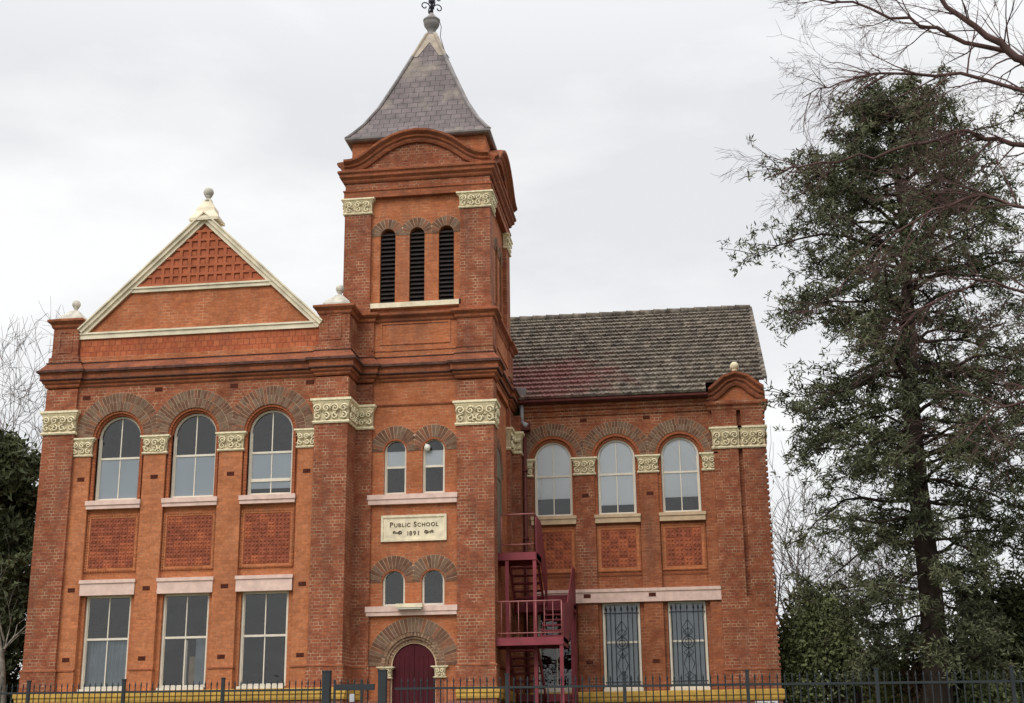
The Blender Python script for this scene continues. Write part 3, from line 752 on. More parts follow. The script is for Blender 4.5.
mb = MB(); mb.plate(front(1.10), arch_poly(TC, GZ, 2.24, .60, 20), [arch_poly(TC, GZ-.01, 2.24, .565, 20)], 0, .05); mb.build('door_frame', 'tan', door)
# tower windows
for i, c in enumerate(TW):
    fr = sash_window(c, 6.68, 8.17, .30, front(1.07), True, rail=7.42, mull=False, fw=.045, blind='blindw', blind_z=(7.44, 7.86))
    fr = sash_window(c, 3.74, 4.71, .30, front(1.07), True, fixed=True, fw=.055)
MB().box(-8.52, -6.1, .86, 1.05, 6.53, 6.66).box(-8.50, -6.12, .885, 1.05, 6.40, 6.528).build('sill', 'pink', S)
MB().box(-8.52, -6.1, .86, 1.05, 3.60, 3.74).box(-8.50, -6.12, .885, 1.05, 3.50, 3.598).build('sill', 'pink', S)
mb = MB().box(-7.67, -6.98, .68, .86, 3.68, 3.78); lt = mb.build('strip_lamp', 'cream', S)
MB().box(-7.64, -7.01, .70, .84, 3.64, 3.68).build('diffuser', 'bulb', lt)
mb = MB().lathe((-6.93, .98, 7.80), [(.02, 0), (.07, .03), (.09, .1), (.07, .17), (.02, .2)], 12).tube([(-6.93, .98, 7.98), (-7.05, 1.05, 8.05)], .015, 6)
mb.build('globe_lamp', 'bulb', S)
# plaque
PX0, PX1, PZ0, PZ1 = -8.15, -6.40, 5.42, 6.11
mb = MB(); mb.plate(front(.94), rect(PX0, PX1, PZ0, PZ1), [rect(PX0+.06, PX1-.06, PZ0+.06, PZ1-.06)], 0, .08)
pl = mb.build('name_plaque', 'cream', S)
MB().box(PX0+.06, PX1-.06, .965, 1.0, PZ0+.06, PZ1-.06).box(PX0+.1, PX1-.1, .955, .966, PZ1-.085, PZ1-.075).build('panel', 'cream', pl)
def text(body, x, z, y, size, parent, mat, bold=.0):
    cu = bpy.data.curves.new('lettering', 'FONT'); cu.body = body; cu.size = size; cu.extrude = .006; cu.offset = bold*size; cu.align_x = 'LEFT'
    tmp = bpy.data.objects.new('tmp', cu); COL.objects.link(tmp); dg = bpy.context.evaluated_depsgraph_get()
    me = bpy.data.meshes.new_from_object(tmp.evaluated_get(dg)); bpy.data.objects.remove(tmp); bpy.data.curves.remove(cu)
    xs_ = [v.co.x for v in me.vertices]; w0 = max(xs_)
    off = Vector((0, 0, 0)); p = parent
    while p is not None: off += p.location; p = p.parent
    for v in me.vertices:
        a, b, c = v.co; v.co = (x+a-off.x, y-c-off.y, z+b-off.z)
    me.materials.append(MT[mat]); me.uv_layers.new(name='UVMap')
    o = bpy.data.objects.new('lettering', me); COL.objects.link(o); o.parent = parent
    return w0
x = -7.92
for ch, sz in (('P', .175), ('UBLIC', .135), (' ', .1), ('S', .175), ('CHOOL', .135)):
    if ch == ' ': x += .065; continue
    for q in ch: x += text(q, x, 5.80, .962, sz*1.06, pl, 'ink', .016)+.018
x = -7.47
for q in '1891': x += text(q, x, 5.575, .962, .16, pl, 'ink', .016)+.026
mb = MB()
for sgn, c in ((-1, -7.70), (1, -6.88)):
    F = front(.955)
    spiral(mb, F, c+sgn*-.07, 5.65, 0, .052, 1.2, 0 if sgn > 0 else pi, sgn, .013)
    spiral(mb, F, c+sgn*.10, 5.655, 0, .042, 1.1, pi if sgn > 0 else 0, -sgn, .012)
    mb.tube([F(c-.05*sgn, 5.61, 0), F(c+.02*sgn, 5.66, 0), F(c+.06*sgn, 5.63, 0)], .012, 5)
mb.build('scroll_ornament', 'ink', pl)

# tower attic stage
mb = MB()
mb.box(TX0+.02, TX1-.02, 1.0, TY1-.02, 9.7, 11.6)
mb.plate(front(.975), rect(-8.26, -6.32, 10.82, 11.45), [rect(-8.215, -6.365, 10.865, 11.405)], 0, .03)
mb.plate(rside(TX1+.003), rect(1.75, 3.95, 10.82, 11.45), [rect(1.8, 3.9, 10.865, 11.405)], 0, .05)
mb.build('tower_attic', 'tower', S)
for a, b, c, d in ((-9.2, -8.43, .9, 1.2), (-6.12, TX1, .9, 1.5), (-5.6, TX1, 4.2, 5.0), (TX0, -8.43, 4.2, 5.0)): MB().box(a, b, c, d, 10.4, 11.6).build('attic_pier', 'red', S)
tpath = [(-8.43, 1.0), (-6.12, 1.0), (-6.12, .9), (TX1, .9), (TX1, 1.5), (TX1-.04, 1.5), (TX1-.04, 4.1), (TX1, 4.1), (TX1, 5.0), (TX0, 5.0)]
capath = [(-9.72, .5), (-9.72, 0), (-8.88, 0), (-8.88, .9), (-8.43, .9)]+tpath
MB().sweep([(-9.33, 5.0), (-9.72, 1.1)][:0]+capath, capprof).box(-9.74, -8.86, 0, 1.1, 11.6, 11.76).build('block_cap', 'mould', S)
MB().sweep([(-8.43, .9)]+tpath, [(-.05, 10.62), (.012, 10.625), (.022, 10.65), (-.05, 10.66)]).build('string_course', 'mould', S)
# belfry
BX0, BX1, BY0, BY1 = -9.33, -5.19, .92, 4.98
BC = [TC-.83, TC, TC+.83]
def belfry_face(F, uc, ulo, uhi, name_parent):
    mb = MB(); hs = [arch_poly(uc+k*.83, 12.02, 14.04, .215, 10) for k in (-1, 0, 1)]
    mb.plate(F, rect(ulo, uhi, 11.75, 15.5), hs, .12, .40); mb.build('belfry_wall', 'tower', S)
    for k in (-1, 0, 1): wedges(F, uc+k*.83, 14.04, .215, .50, .105, (.415 if k > -1 else .5, .415 if k < 1 else .5), S, 1)
    for k in (-1, 0, 1):
        mb = MB(); c = uc+k*.83; z = 12.06
        while z < 14.2:
            r = .21 if z+.08 < 14.04 else math.sqrt(max(0, .21**2-(z+.08-14.04)**2))
            if r > .05:
                a, b, c2, d = F(c-r, z, .16), F(c+r, z, .16), F(c+r, z+.10, .27), F(c-r, z+.10, .27)
                a2, b2, c3, d3 = F(c-r, z+.02, .16), F(c+r, z+.02, .16), F(c+r, z+.12, .27), F(c-r, z+.12, .27)
                mb.mesh([a, b, c2, d, a2, b2, c3, d3], [(0, 1, 2, 3), (4, 7, 6, 5), (0, 4, 5, 1), (2, 6, 7, 3), (0, 3, 7, 4), (1, 5, 6, 2)])
            z += .125
        o = mb.build('louvre', 'louvre', S)
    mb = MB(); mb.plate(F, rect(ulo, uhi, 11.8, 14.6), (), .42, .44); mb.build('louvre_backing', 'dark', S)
TYC = (BY0+BY1)/2
belfry_face(front(BY0), TC, -8.6, -6.0, S); belfry_face(rside(BX1), TYC, 1.6, 4.3, S); belfry_face(lside(BX0), TYC, 1.6, 4.3, S); belfry_face(rear(BY1), TC, -8.6, -6.0, S)
mb = MB(); mb.plate(front(BY0), rect(-8.55, -6.01, 11.87, 12.01), (), -.03, .2); mb.plate(rside(BX1), rect(1.68, 4.22, 11.87, 12.01), (), -.03, .2)
mb.plate(lside(BX0), rect(1.68, 4.22, 11.87, 12.01), (), -.03, .2); mb.build('belfry_sill', 'cream', S)
for a, b, c, d, pth in ((BX0, -8.57, BY0, 1.66, [(BX0, 1.66), (BX0, BY0), (-8.57, BY0), (-8.57, 1.05)]), (-6.03, BX1, BY0, 1.66, [(-6.03, 1.05), (-6.03, BY0), (BX1, BY0), (BX1, 1.66), (BX1-.1, 1.66)]),
                        (-6.03, BX1, 4.24, BY1, [(BX1-.1, 4.24), (BX1, 4.24), (BX1, BY1), (-6.03, BY1)]), (BX0, -8.57, 4.24, BY1, [(-8.57, BY1), (BX0, BY1), (BX0, 4.24)])):
    MB().box(a, b, c, d, 12.08, 14.7).box(a-.03, b+.03, c-.03, d+.03, 11.74, 12.08).build('belfry_pier', 'red', S)
    fs = []
    if c == BY0: fs.append((front(BY0), a, b))
    if b == BX1: fs.append((rside(BX1), c, d))
    if a == BX0: fs.append((lside(BX0), c, d))
    capital('belfry_capital', pth, 14.70, 15.16, fs, S)
sq = [(BX0, BY0), (BX1, BY0), (BX1, BY1), (BX0, BY1)]
mb = MB(); mb.box(BX0, BX1, BY0, BY1, 15.2, 16.05); mb.build('frieze', 'red', S)
mb = MB(); mb.sweep(sq, [(-.2, 15.17), (.03, 15.17), (.03, 15.36), (.055, 15.38), (.055, 15.42), (0, 15.44), (-.2, 15.44)], closed=True)
mb.sweep(sq, [(-.1, 15.62), (.04, 15.64), (.07, 15.68), (.07, 15.73), (.13, 15.78), (.15, 15.80), (.15, 15.88), (.20, 15.92), (.20, 15.97), (.12, 16.02), (-.1, 16.03)], closed=True)
mb.build('belfry_cornice', 'mould', S)
# curved pediments on the four faces
curve = [(-2.08, 16.02), (-1.85, 16.03), (-1.62, 16.09), (-1.38, 16.22), (-1.15, 16.40), (-.90, 16.58), (-.62, 16.72), (-.32, 16.82), (0, 16.85)]
curve = curve+[(-a, b) for a, b in reversed(curve[:-1])]
def pediment(F, uc, name='curved_pediment', scale=1.0, curve=curve, th=1.0, mat='mould', tymp='red', zb=16.0):
    mb = MB(); n = len(curve)
    prof = [(-.10, -.07), (.06, -.06), (.09, 0), (.09, .045), (.15, .09), (.15, .14), (.235, .20), (.255, .22), (.255, .28), (.14, .30), (-.25, .31)]
    prof = [(o, q*th) for o, q in prof]
    P = [Vector(c) for c in curve]; vs = []
    for i in range(n):
        d = (P[min(i+1, n-1)]-P[max(i-1, 0)]).normalized(); nn = Vector((-d.y, d.x))
        if i in (0, n-1): nn = Vector((0, 1))
        for o, q in prof:
            p = P[i]+nn*q; vs.append(F(uc+p.x, p.y, -o))
    k = len(prof)
    mb.mesh(vs, [(i*k+j, (i+1)*k+j, (i+1)*k+j+1, i*k+j+1) for i in range(n-1) for j in range(k-1)]+[tuple(range(k)), tuple((n-1)*k+j for j in range(k-1, -1, -1))])
    mb.build(name, mat, S)
    mb = MB(); pts = [(uc+x_, z_+.05) for x_, z_ in curve if z_ > zb+.03]
    mb.plate(F, [(pts[-1][0], zb), (pts[0][0], zb)]+pts, (), 0.02, .2); mb.build('tympanum', tymp, S)
for F, uc in ((front(BY0), TC), (rside(BX1), TYC), (rear(BY1), TC), (lside(BX0), TYC)): pediment(F, uc)
# brick box under the eaves
mb = MB().box(BX0+.13, BX1-.13, BY0+.16, BY1-.16, 16.0, 17.02); mb.build('eaves_wall', 'tower', S)
# spire roof with bell-cast eaves
HC = (TC, TYC)
pr = [(2.10, 17.00), (2.08, 17.06), (1.90, 17.30), (1.66, 17.66), (1.30, 18.36), (.87, 19.42), (.50, 20.38), (.13, 21.34)]
mb = MB()
for f in range(4):
    ca, sa = [(0, -1), (1, 0), (0, 1), (-1, 0)][f]; acc = 0
    tx, ty = -sa, ca
    for (ra, za), (rb, zb) in zip(pr[1:], pr[2:]):
        L = math.hypot(ra-rb, za-zb)
        q = [(-ra, ra, za, acc), (ra, ra, za, acc), (rb, rb, zb, acc+L), (-rb, rb, zb, acc+L)]
        pts = [(HC[0]+ca*r+tx*u, HC[1]+sa*r+ty*u, z_) for u, r, z_, v in q]
        mb.face(pts, [(u+30, v+f*7.1) for u, r, z_, v in q]); acc += L
mb.build('spire_roof', 'slate', S)
mb = MB(); mb.sweep([(HC[0]-2.0, HC[1]-2.0), (HC[0]+2.0, HC[1]-2.0), (HC[0]+2.0, HC[1]+2.0), (HC[0]-2.0, HC[1]+2.0)], [(-.1, 16.96), (.05, 16.96), (.10, 17.0), (.11, 17.05), (.08, 17.065), (-.1, 17.06)], closed=True)
mb.build('spire_eaves', 'lead', S)
mc = MB()
for i, j in ((-1, -1), (1, -1), (1, 1), (-1, 1)):
    mb = MB()
    for (ra, za), (rb, zb) in zip(pr[1:], pr[2:]):
        (mb if za < 19.9 else mc).beam((HC[0]+i*ra, HC[1]+j*ra, za+.01), (HC[0]+i*rb, HC[1]+j*rb, zb+.01), .13, .05)
    mb.build('hip_flashing', 'lead', S)
for f in range(4):   # dressed lead apron at the top of each face
    ca, sa = [(0, -1), (1, 0), (0, 1), (-1, 0)][f]; tx, ty = -sa, ca
    def sp_(u, z_):
        for (ra, za), (rb, zb) in zip(pr, pr[1:]):
            if za <= z_ <= zb: r = ra+(rb-ra)*(z_-za)/(zb-za)
        return (HC[0]+ca*(r+.015)+tx*u*r, HC[1]+sa*(r+.015)+ty*u*r, z_)
    mc.face([sp_(-1, 20.35), sp_(-.66, 20.35), sp_(0, 20.95), sp_(0, 21.3), sp_(-1, 21.3)]); mc.face([sp_(1, 20.35), sp_(.66, 20.35), sp_(0, 20.95), sp_(0, 21.3), sp_(1, 21.3)])
mc.build('apex_flashing', 'leadc', S)
mb = MB().lathe((HC[0], HC[1], 21.25), [(.17, 0), (.13, .08), (.115, .2), (.15, .3), (.22, .4), (.25, .5), (.24, .56), (.265, .58), (.265, .62), (.21, .66), (.14, .74), (.08, .8), (.06, .86)], 18); mb.build('spire_urn', 'lead', S)
mb = MB(); ztop = 22.05
mb.tube([(HC[0], HC[1], ztop), (HC[0], HC[1], 23.3)], [.055, .02], 8)
for k in range(4):
    ca, sa = math.cos(k*pi/2+.5), math.sin(k*pi/2+.5)
    for zc, rr_ in ((22.32, .17), (22.66, .15)):
        pts = [(HC[0]+ca*(.05+rr_+rr_*(1-.8*t)*math.cos(pi*1.1-t*6.5)), HC[1]+sa*(.05+rr_+rr_*(1-.8*t)*math.cos(pi*1.1-t*6.5)), zc+rr_*(1-.8*t)*math.sin(pi*1.1-t*6.5)) for t in [i/12 for i in range(13)]]
        mb.tube(pts, .02, 5)
mb.lathe((HC[0], HC[1], 22.42), [(.03, 0), (.10, .08), (.10, .14), (.03, .22)], 10)
mb.build('iron_finial', 'iron', S)
mb = MB().tube([(HC[0]+.27, HC[1]-.1, 21.75), (HC[0]+.34, HC[1]-.2, 21.5), (HC[0]+.33, HC[1]-.3, 21.1), (HC[0]+.50, HC[1]-.42, 20.5), (HC[0]+.66, HC[1]-.6, 20.2)], .012, 5); mb.build('lightning_cable', 'iron', S)
# side door of the tower on to the fire stair
mb = MB(); mb.plate(rside(TX1-.1), dh, [rect(1.74, 2.98, 5.14, 7.3)], .01, .12); dd = mb.build('upper_door', 'doorgrey', S)
mb = MB(); mb.plate(rside(TX1-.1), rect(1.74, 2.355, 5.14, 7.3), (), .03, .07); mb.plate(rside(TX1-.1), rect(2.365, 2.98, 5.14, 7.3), (), .03, .07); mb.build('door_leaf', 'doorgrey', dd)
wedges(rside(TX1-.1), 2.36, 7.4, .74, 1.0, -.01, (99, 99), S, 1)

# ============================================================ right wing
RY = 5.15
mb = MB(); holes = []
for i, c in enumerate(R_C): holes += [arch_poly(c, 6.66, SPR, .56), rect(c-.545, c+.545, 1.76, 4.15)]
mb.plate(front(RY+.22), rect(-5.0, .8, GZ-.3, 9.7), holes, 0, .24)
mb.build('right_wall', 'wing', S)
mb = MB(); mb.plate(front(RY+.1), cut_arch_outline(-4.95, .70, SPR, 9.72, R_C, .72, SPR), (), 0, .2); mb.build('arcade_wall', 'upper', S)
for i, c in enumerate(R_C): wedges(front(0), c, SPR, .72, 1.09, RY+.09, (.93 if i else .95, .93 if i < 2 else .98), S)
for c in R_C:
    mb = MB(); ring(mb, front(0), c, SPR, .635, .72, RY+.11, thick=.1); ring(mb, front(0), c, SPR, .56, .635, RY+.17, thick=.1)
    for s_x in (-1, 1): a, b = sorted((c+s_x*.56, c+s_x*.66)); mb.box(a, b, RY+.15, RY+.3, 6.66, SPR)
    mb.build('arch_moulding', 'ringbrick', S)
RP = [(-4.92, -4.64), (-3.38, -2.80), (-1.50, -.96), (.36, .70)]
for a, b in RP:
    MB().box(a, b, RY+.1, RY+.24, GZ-.2, 7.85).build('pilaster', 'wing' if a > -2 else 'red', S)
    capital('small_capital', [(a, RY+.2), (a, RY+.1), (b, RY+.1), (b, RY+.2)], 7.87, 8.38, [(front(RY+.1), a-.02, b+.02)], S, True)
mb = MB()
mb.box(.68, 1.39, RY, RY+.5, 2.22, 9.65); mb.box(1.51, 2.15, RY, RY+.5, 2.22, 9.65); mb.box(1.38, 1.52, RY+.16, RY+.5, 4.22, 9.65); mb.box(1.385, 1.515, RY+.003, RY+.5, 2.22, 4.22)
mb.box(.66, 2.18, RY-.03, RY+.5, GZ-.2, 2.215)
mb.build('corner_pier', 'red', S)
mb = MB()       # toothed corner of alternate projecting courses
z = 2.3
while z < 9.6: mb.box(2.10, 2.20, RY+.004, RY+.25, z, z+.084); z += .172
mb.build('toothed_quoin', 'red', S)
mb = MB(); mb.box(1.9, 2.15, RY+.4, 17.6, GZ-.3, 10.3); mb.box(-5.0, 2.1, 17.4, 17.7, GZ-.3, 10.3)
mb.plate(rside(2.149), [(RY, 10.1), (17.6, 10.1), (11.5, 14.55)], (), 0, .25); mb.build('side_wall', 'red', S)
for a, b in ((.68, 1.42), (1.50, 2.15)):
    capital('capital', [(a, RY+.15), (a, RY), (b, RY), (b, RY+.5)], 8.48, 9.10, [(front(RY), a, b), (rside(b), RY+.03, RY+.45)], S)
# cornice and gutter
MB().sweep([(-4.9, RY+.1), (.62, RY+.1)], [(-.1, 9.62), (.04, 9.64), (.07, 9.70), (.07, 9.76), (.14, 9.80), (.14, 9.86), (.20, 9.90), (.20, 9.97), (-.1, 9.99)]).build('cornice', 'upper', S)
mb = MB(); mb.sweep([(-5.0, RY-.22), (.60, RY-.22)], [(0, 10.0), (.09, 9.995), (.13, 10.02), (.14, 10.075), (.12, 10.075), (.10, 10.04), (0, 10.02)]); mb.box(-5.0, .6, RY-.24, RY+.2, 9.975, 9.995)
mb.build('gutter', 'gutter', S)
MB().sweep([(-5.0, RY+.22), (.36, RY+.22)], [(-.05, 4.90), (.02, 4.91), (.03, 4.95), (-.05, 4.97)]).build('string_course', 'mould', S)
MB().sweep([(.60, RY+.2), (.60, RY), (2.22, RY), (2.22, RY+.8)], [(-.1, 9.58), (.0, 9.60), (.03, 9.66), (.03, 9.70), (.09, 9.76), (.10, 9.80), (.10, 9.86), (.0, 9.90), (-.1, 9.9)]).box(.62, 2.2, RY+.01, RY+.8, 9.6, 9.9).build('cornice', 'upper', S)
pc = [(-.80, 9.93), (-.62, 9.98), (-.42, 10.13), (-.20, 10.33), (0, 10.40)]
pc = pc+[(-a, b) for a, b in reversed(pc[:-1])]
pediment(front(RY), 1.42, curve=pc, mat='mould2', tymp='tower', zb=9.9, th=1.15)
MB().plate(front(RY+.2), [(.60, 9.9), (2.26, 9.9), (2.26, 10.2), (1.85, 10.45), (1.42, 10.70), (.98, 10.45), (.60, 10.2)], (), 0, .9).build('pediment_body', 'upper', S)
ball_finial(1.42, RY-.02, 10.66, 1.05, pyramid=False, mat='carve')
# windows
for i, c in enumerate(R_C):
    lo = (7.22, 6.98, 7.15)[i]
    sash_window(c, 6.68, 8.91, .55, front(RY+.25), True, rail=7.88, blind='blindw', blind_z=(lo, 8.85))
    MB().box(c-.67, c+.67, RY+.03, RY+.3, 6.58, 6.67).box(c-.655, c+.655, RY+.06, RY+.3, 6.43, 6.578).build('sill', 'tan', S)
    flower_panel(c, 1.26, 5.03, 6.36, RY+.21, 4, 4, S, .12, True)
    fr = sash_window(c, 1.78, 4.15, .53, front(RY+.27), False, rail=3.05, mull=(i == 0), blind='curtain' if i else None, blind_z=(1.85, 4.1))
    MB().box(c-.56, c+.56, RY+.1, RY+.3, 1.68, 1.78).build('sill', 'frame', S)
    if i:    # wrought grille in front of the sash
        mb = MB(); y = RY+.24
        for k in (-.44, -.31, -.18, 0, .18, .31, .44):
            if k: mb.tube([(c+k, y, 1.86), (c+k, y, 3.92), (c+k, y, 4.02)], [.012, .012, .012], 5); mb.tube([(c+k, y, 3.93), (c+k, y, 3.97), (c+k, y, 4.08)], [.012, .032, .003], 5)
            else: mb.tube([(c, y, 1.86), (c, y, 3.92), (c, y, 3.97), (c, y, 4.08)], [.01, .01, .032, .003], 5)
        for z in (1.95, 3.86): mb.box(c-.5, c+.5, y-.01, y+.01, z-.014, z+.014)
        for zc, hh, ww in ((3.42, .22, .15), (2.42, .35, .15), (2.1, .12, .13)):
            mb.tube([(c, y-.01, zc+hh), (c+ww, y-.01, zc), (c, y-.01, zc-hh), (c-ww, y-.01, zc), (c, y-.01, zc+hh)], .010, 4)
        mb.tube([(c+.16*math.cos(t*pi/8), y-.01, 3.02+.16*math.sin(t*pi/8)) for t in range(17)], .011, 5)
        mb.tube([(c+.09*math.cos(t*pi/6), y-.01, 3.02+.09*math.sin(t*pi/6)) for t in range(13)], .010, 5)
        for s_x in (-1, 1):
            mb.tube([(c, y-.01, 3.18), (c+s_x*.14, y-.01, 3.30), (c, y-.01, 3.42)], .009, 4); mb.tube([(c, y-.01, 2.86), (c+s_x*.14, y-.01, 2.74), (c, y-.01, 2.6)], .009, 4)
        mb.build('security_grille', 'grille', fr)
MB().box(-4.6, .70, RY+.0, RY+.25, 4.44, 4.53).box(-4.6, .68, RY+.03, RY+.3, 4.15, 4.438).build('lintel', 'pink', S)
airbricks([(-3.1, 4.34), (-1.25, 4.34)], RY+.028, S); airbricks([(-3.08, 2.5), (-1.22, 2.5)], RY+.1, S)
airbricks([(-3.08, 7.25), (-1.2, 7.25)], RY+.1, S); airbricks([(-3.08, 9.50), (-1.22, 9.52)], RY+.1, S)
# downpipe and rainwater head
mb = MB().tube([(-4.88, RY-.15, 10.0), (-4.88, RY-.12, 9.42)], .055, 8); mb.tube([(-4.9, RY-.12, 9.44), (-4.72, RY-.22, 9.34)], .075, 8); mb.build('rainwater_spout', 'pipe', S)
mb = MB().box(-5.12, -4.66, RY-.22, RY+.1, 9.22, 9.42); mb.tube([(-4.82, RY-.08, 9.25), (-4.82, RY-.08, GZ)], .058, 10)
for z in (8.0, 6.0, 3.2): mb.box(-4.9, -4.74, RY-.15, RY, z, z+.05)
mb.build('downpipe', 'gutter', S)

# tiled roof of the right wing: courses of interlocking tiles
ey, ez, ry, rz = RY-.34, 10.12, 11.5, 14.72
Ls = math.hypot(ry-ey, rz-ez); dy, dz = (ry-ey)/Ls, (rz-ez)/Ls; ny, nz = -dz, dy
rows = 21; g = Ls/rows; tw = .215
mb = MB()
for side in (0, 1):
    for k in range(rows):
        s0, s1 = k*g-.04, (k+1)*g
        yy = ey+dy*s0
        x0 = -5.08 if (side == 0 and yy < 5.2) else -9.1
        x1 = .55 if (side == 0 and yy < RY+.02) else 2.28
        n = int((x1-x0)/tw*6); vs = []
        for i in range(n+1):
            x_ = x1-(x1-x0)*i/n; ph = ((2.28-x_)/tw+(.5 if k % 2 else 0)) % 1
            h = .035*(math.exp(-((ph-.18)/.1)**2)+.55*math.exp(-((ph-.62)/.12)**2))+.006*math.sin(x_*37+k*5)
            for s_q, lift in ((s0, -.03+.03), (s0, .075+h), (s1, .0+h*.6)):
                y_, z_ = ey+dy*s_q+ny*lift, ez+dz*s_q+nz*lift
                if side: y_ = 2*ry-y_
                vs.append((x_, y_, z_))
        mb.mesh(vs, [(3*i+a, 3*i+a+1, 3*i+4+a, 3*i+3+a) for i in range(n) for a in (0, 1)])
mb.build('right_roof', 'tile', S)
mb = MB()
n = 24
for i in range(n):
    xa, xb = -9.0+11.28*i/n, -9.0+11.28*(i+1)/n+.03
    mb.tube([(xa, ry, rz+.03), (xa+.04, ry, rz+.035), (xb, ry, rz+.02)], [.15, .13, .12], 10)
for i in range(2, 20):       # verge tiles
    a, b = i*Ls/20, (i+1)*Ls/20+.03
    mb.beam((2.30, ey+dy*a, ez+dz*a+.055), (2.30, ey+dy*b, ez+dz*b+.035), .13, .07); mb.beam((2.345, ey+dy*a, ez+dz*a-.03), (2.345, ey+dy*b, ez+dz*b-.05), .02, .18)
    mb.beam((2.30, 2*ry-ey-dy*a, ez+dz*a+.055), (2.30, 2*ry-ey-dy*b, ez+dz*b+.035), .13, .07)
mb.build('ridge_tile', 'tile', S)
MB().box(-5.5, -4.75, 4.95, 5.15, 9.99, 10.5).build('lead_gutter_box', 'lead', S)

# ============================================================ fire stair
ST = thing('fire_stair', (-4.3, 3.0, GZ), 'maroon steel switchback fire stair in the corner between tower and right wing', 'staircase')
def landing(x0, x1, y0, y1, z):
    MB().box(x0, x1, y0, y1, z-.04, z).box(x0, x1, y0-.02, y0+.03, z-.19, z+.01).box(x0, x1, y1-.03, y1+.02, z-.19, z+.01).box(x1-.03, x1+.02, y0, y1, z-.19, z+.012).box(x0-.02, x0+.03, y0, y1, z-.19, z+.012).build('landing', 'maroon', ST)
XL, XM, XR = -5.05, -4.22, -3.42
Y0u, Y1 = 1.60, 4.15
ZU, ZM, ZL, ZN = 5.12, 4.02, 2.88, 1.6
landing(-5.21, XM+.08, Y0u, 2.75, ZU)
landing(XL, XR, Y1, 5.0, ZM)
landing(XL-.18, XR, 1.05, 2.35, ZL)
landing(XL, XR, Y1, 5.0, ZN)
def flight(xa, xb, ya, za, yb, zb, n):
    # from the high end (ya, za) to the low end (yb, zb)
    mb = MB()
    for x_ in (xa, xb): mb.beam((x_, ya, za-.08), (x_, yb, zb-.08), .035, .22)
    mb.build('stringer', 'maroon', ST)
    mb = MB()
    for i in range(1, n):
        t = i/n; y_, z_ = ya+(yb-ya)*t, za+(zb-za)*t
        s_y = 1 if yb > ya else -1
        mb.box(xa, xb, min(y_, y_+s_y*.25), max(y_, y_+s_y*.25), z_-.04, z_)
        for q in range(5):
            if False: pass
    mb.build('tread', 'maroon', ST)
flight(XL+.05, XM, 2.75, ZU, Y1, ZM, 6); flight(XM+.08, XR-.03, Y1, ZM, 2.35, ZL, 7)
flight(XL+.05, XM, 2.35, ZL, Y1, ZN, 7); flight(XM+.08, XR-.03, Y1, ZN, 1.4, GZ+.1, 9)
mb = MB()
for (x_, y_, a, b) in ((XL+.14, Y0u+.05, GZ, ZU), (XM+.04, Y0u+.05, GZ, ZU), (XL-.14, 1.1, GZ, ZL), (XR-.04, 1.1, GZ, ZL+.0), (XR-.04, 4.95, GZ, ZM), (XL+.1, 4.9, GZ, ZM), (XR-.04, 4.2, GZ, ZM)):
    m1 = MB().box(x_-.045, x_+.045, y_-.045, y_+.045, a, b-.02); m1.build('post', 'maroon', ST)
def rails(pts, h, bars=True, mid=None, base=.12, nb=6, th=.02, mat='rail'):
    mb = MB(); P = [Vector(p) for p in pts]
    for a, b in zip(P, P[1:]):
        mb.tube([a+Vector((0, 0, h)), b+Vector((0, 0, h))], th, 6); mb.tube([a+Vector((0, 0, base)), b+Vector((0, 0, base))], th*.7, 5)
        n = max(2, round((b-a).length/.22)) if bars else 1
        for i in range(n+1):
            q = a.lerp(b, i/n); mb.tube([q+Vector((0, 0, 0)), q+Vector((0, 0, h))], .010 if 0 < i < n else .018, 5)
    mb.build('handrail', mat, ST)
rails([(XL+.0, Y0u, ZU), (XM+.06, Y0u, ZU)], 1.02, bars=False, base=.22)
rails([(XL-.16, 1.07, ZL), (XR-.02, 1.07, ZL)], .92, bars=True)
rails([(XM+.06, Y0u, ZU), (XM+.06, 2.75, ZU)], 1.02, mat='maroon')
mb = MB()      # sheeted sides seen edge-on
def sidepanel(x_, pts): mb.plate(rside(x_), pts, (), 0, .02)
sidepanel(XM+.10, [(1.62, ZU-.15), (2.75, ZU-.15), (4.15, ZM-.15), (4.15, ZM+.95), (2.75, ZU+.98), (1.85, ZU+.98), (1.62, ZU+.75)])
sidepanel(XR+.02, [(4.9, ZM-.1), (4.15, ZM-.1), (2.35, ZL-.1), (1.1, ZL-.1), (1.1, ZL+.85), (2.35, ZL+1.0), (4.15, ZM+1.05), (4.9, ZM+1.05)])
mb.build('side_panel', 'maroon', ST)
mb = MB().box(XL, XR, 4.96, 4.98, ZM+.0, ZM+.35)
mb.build('kick_plate', 'maroon', ST)

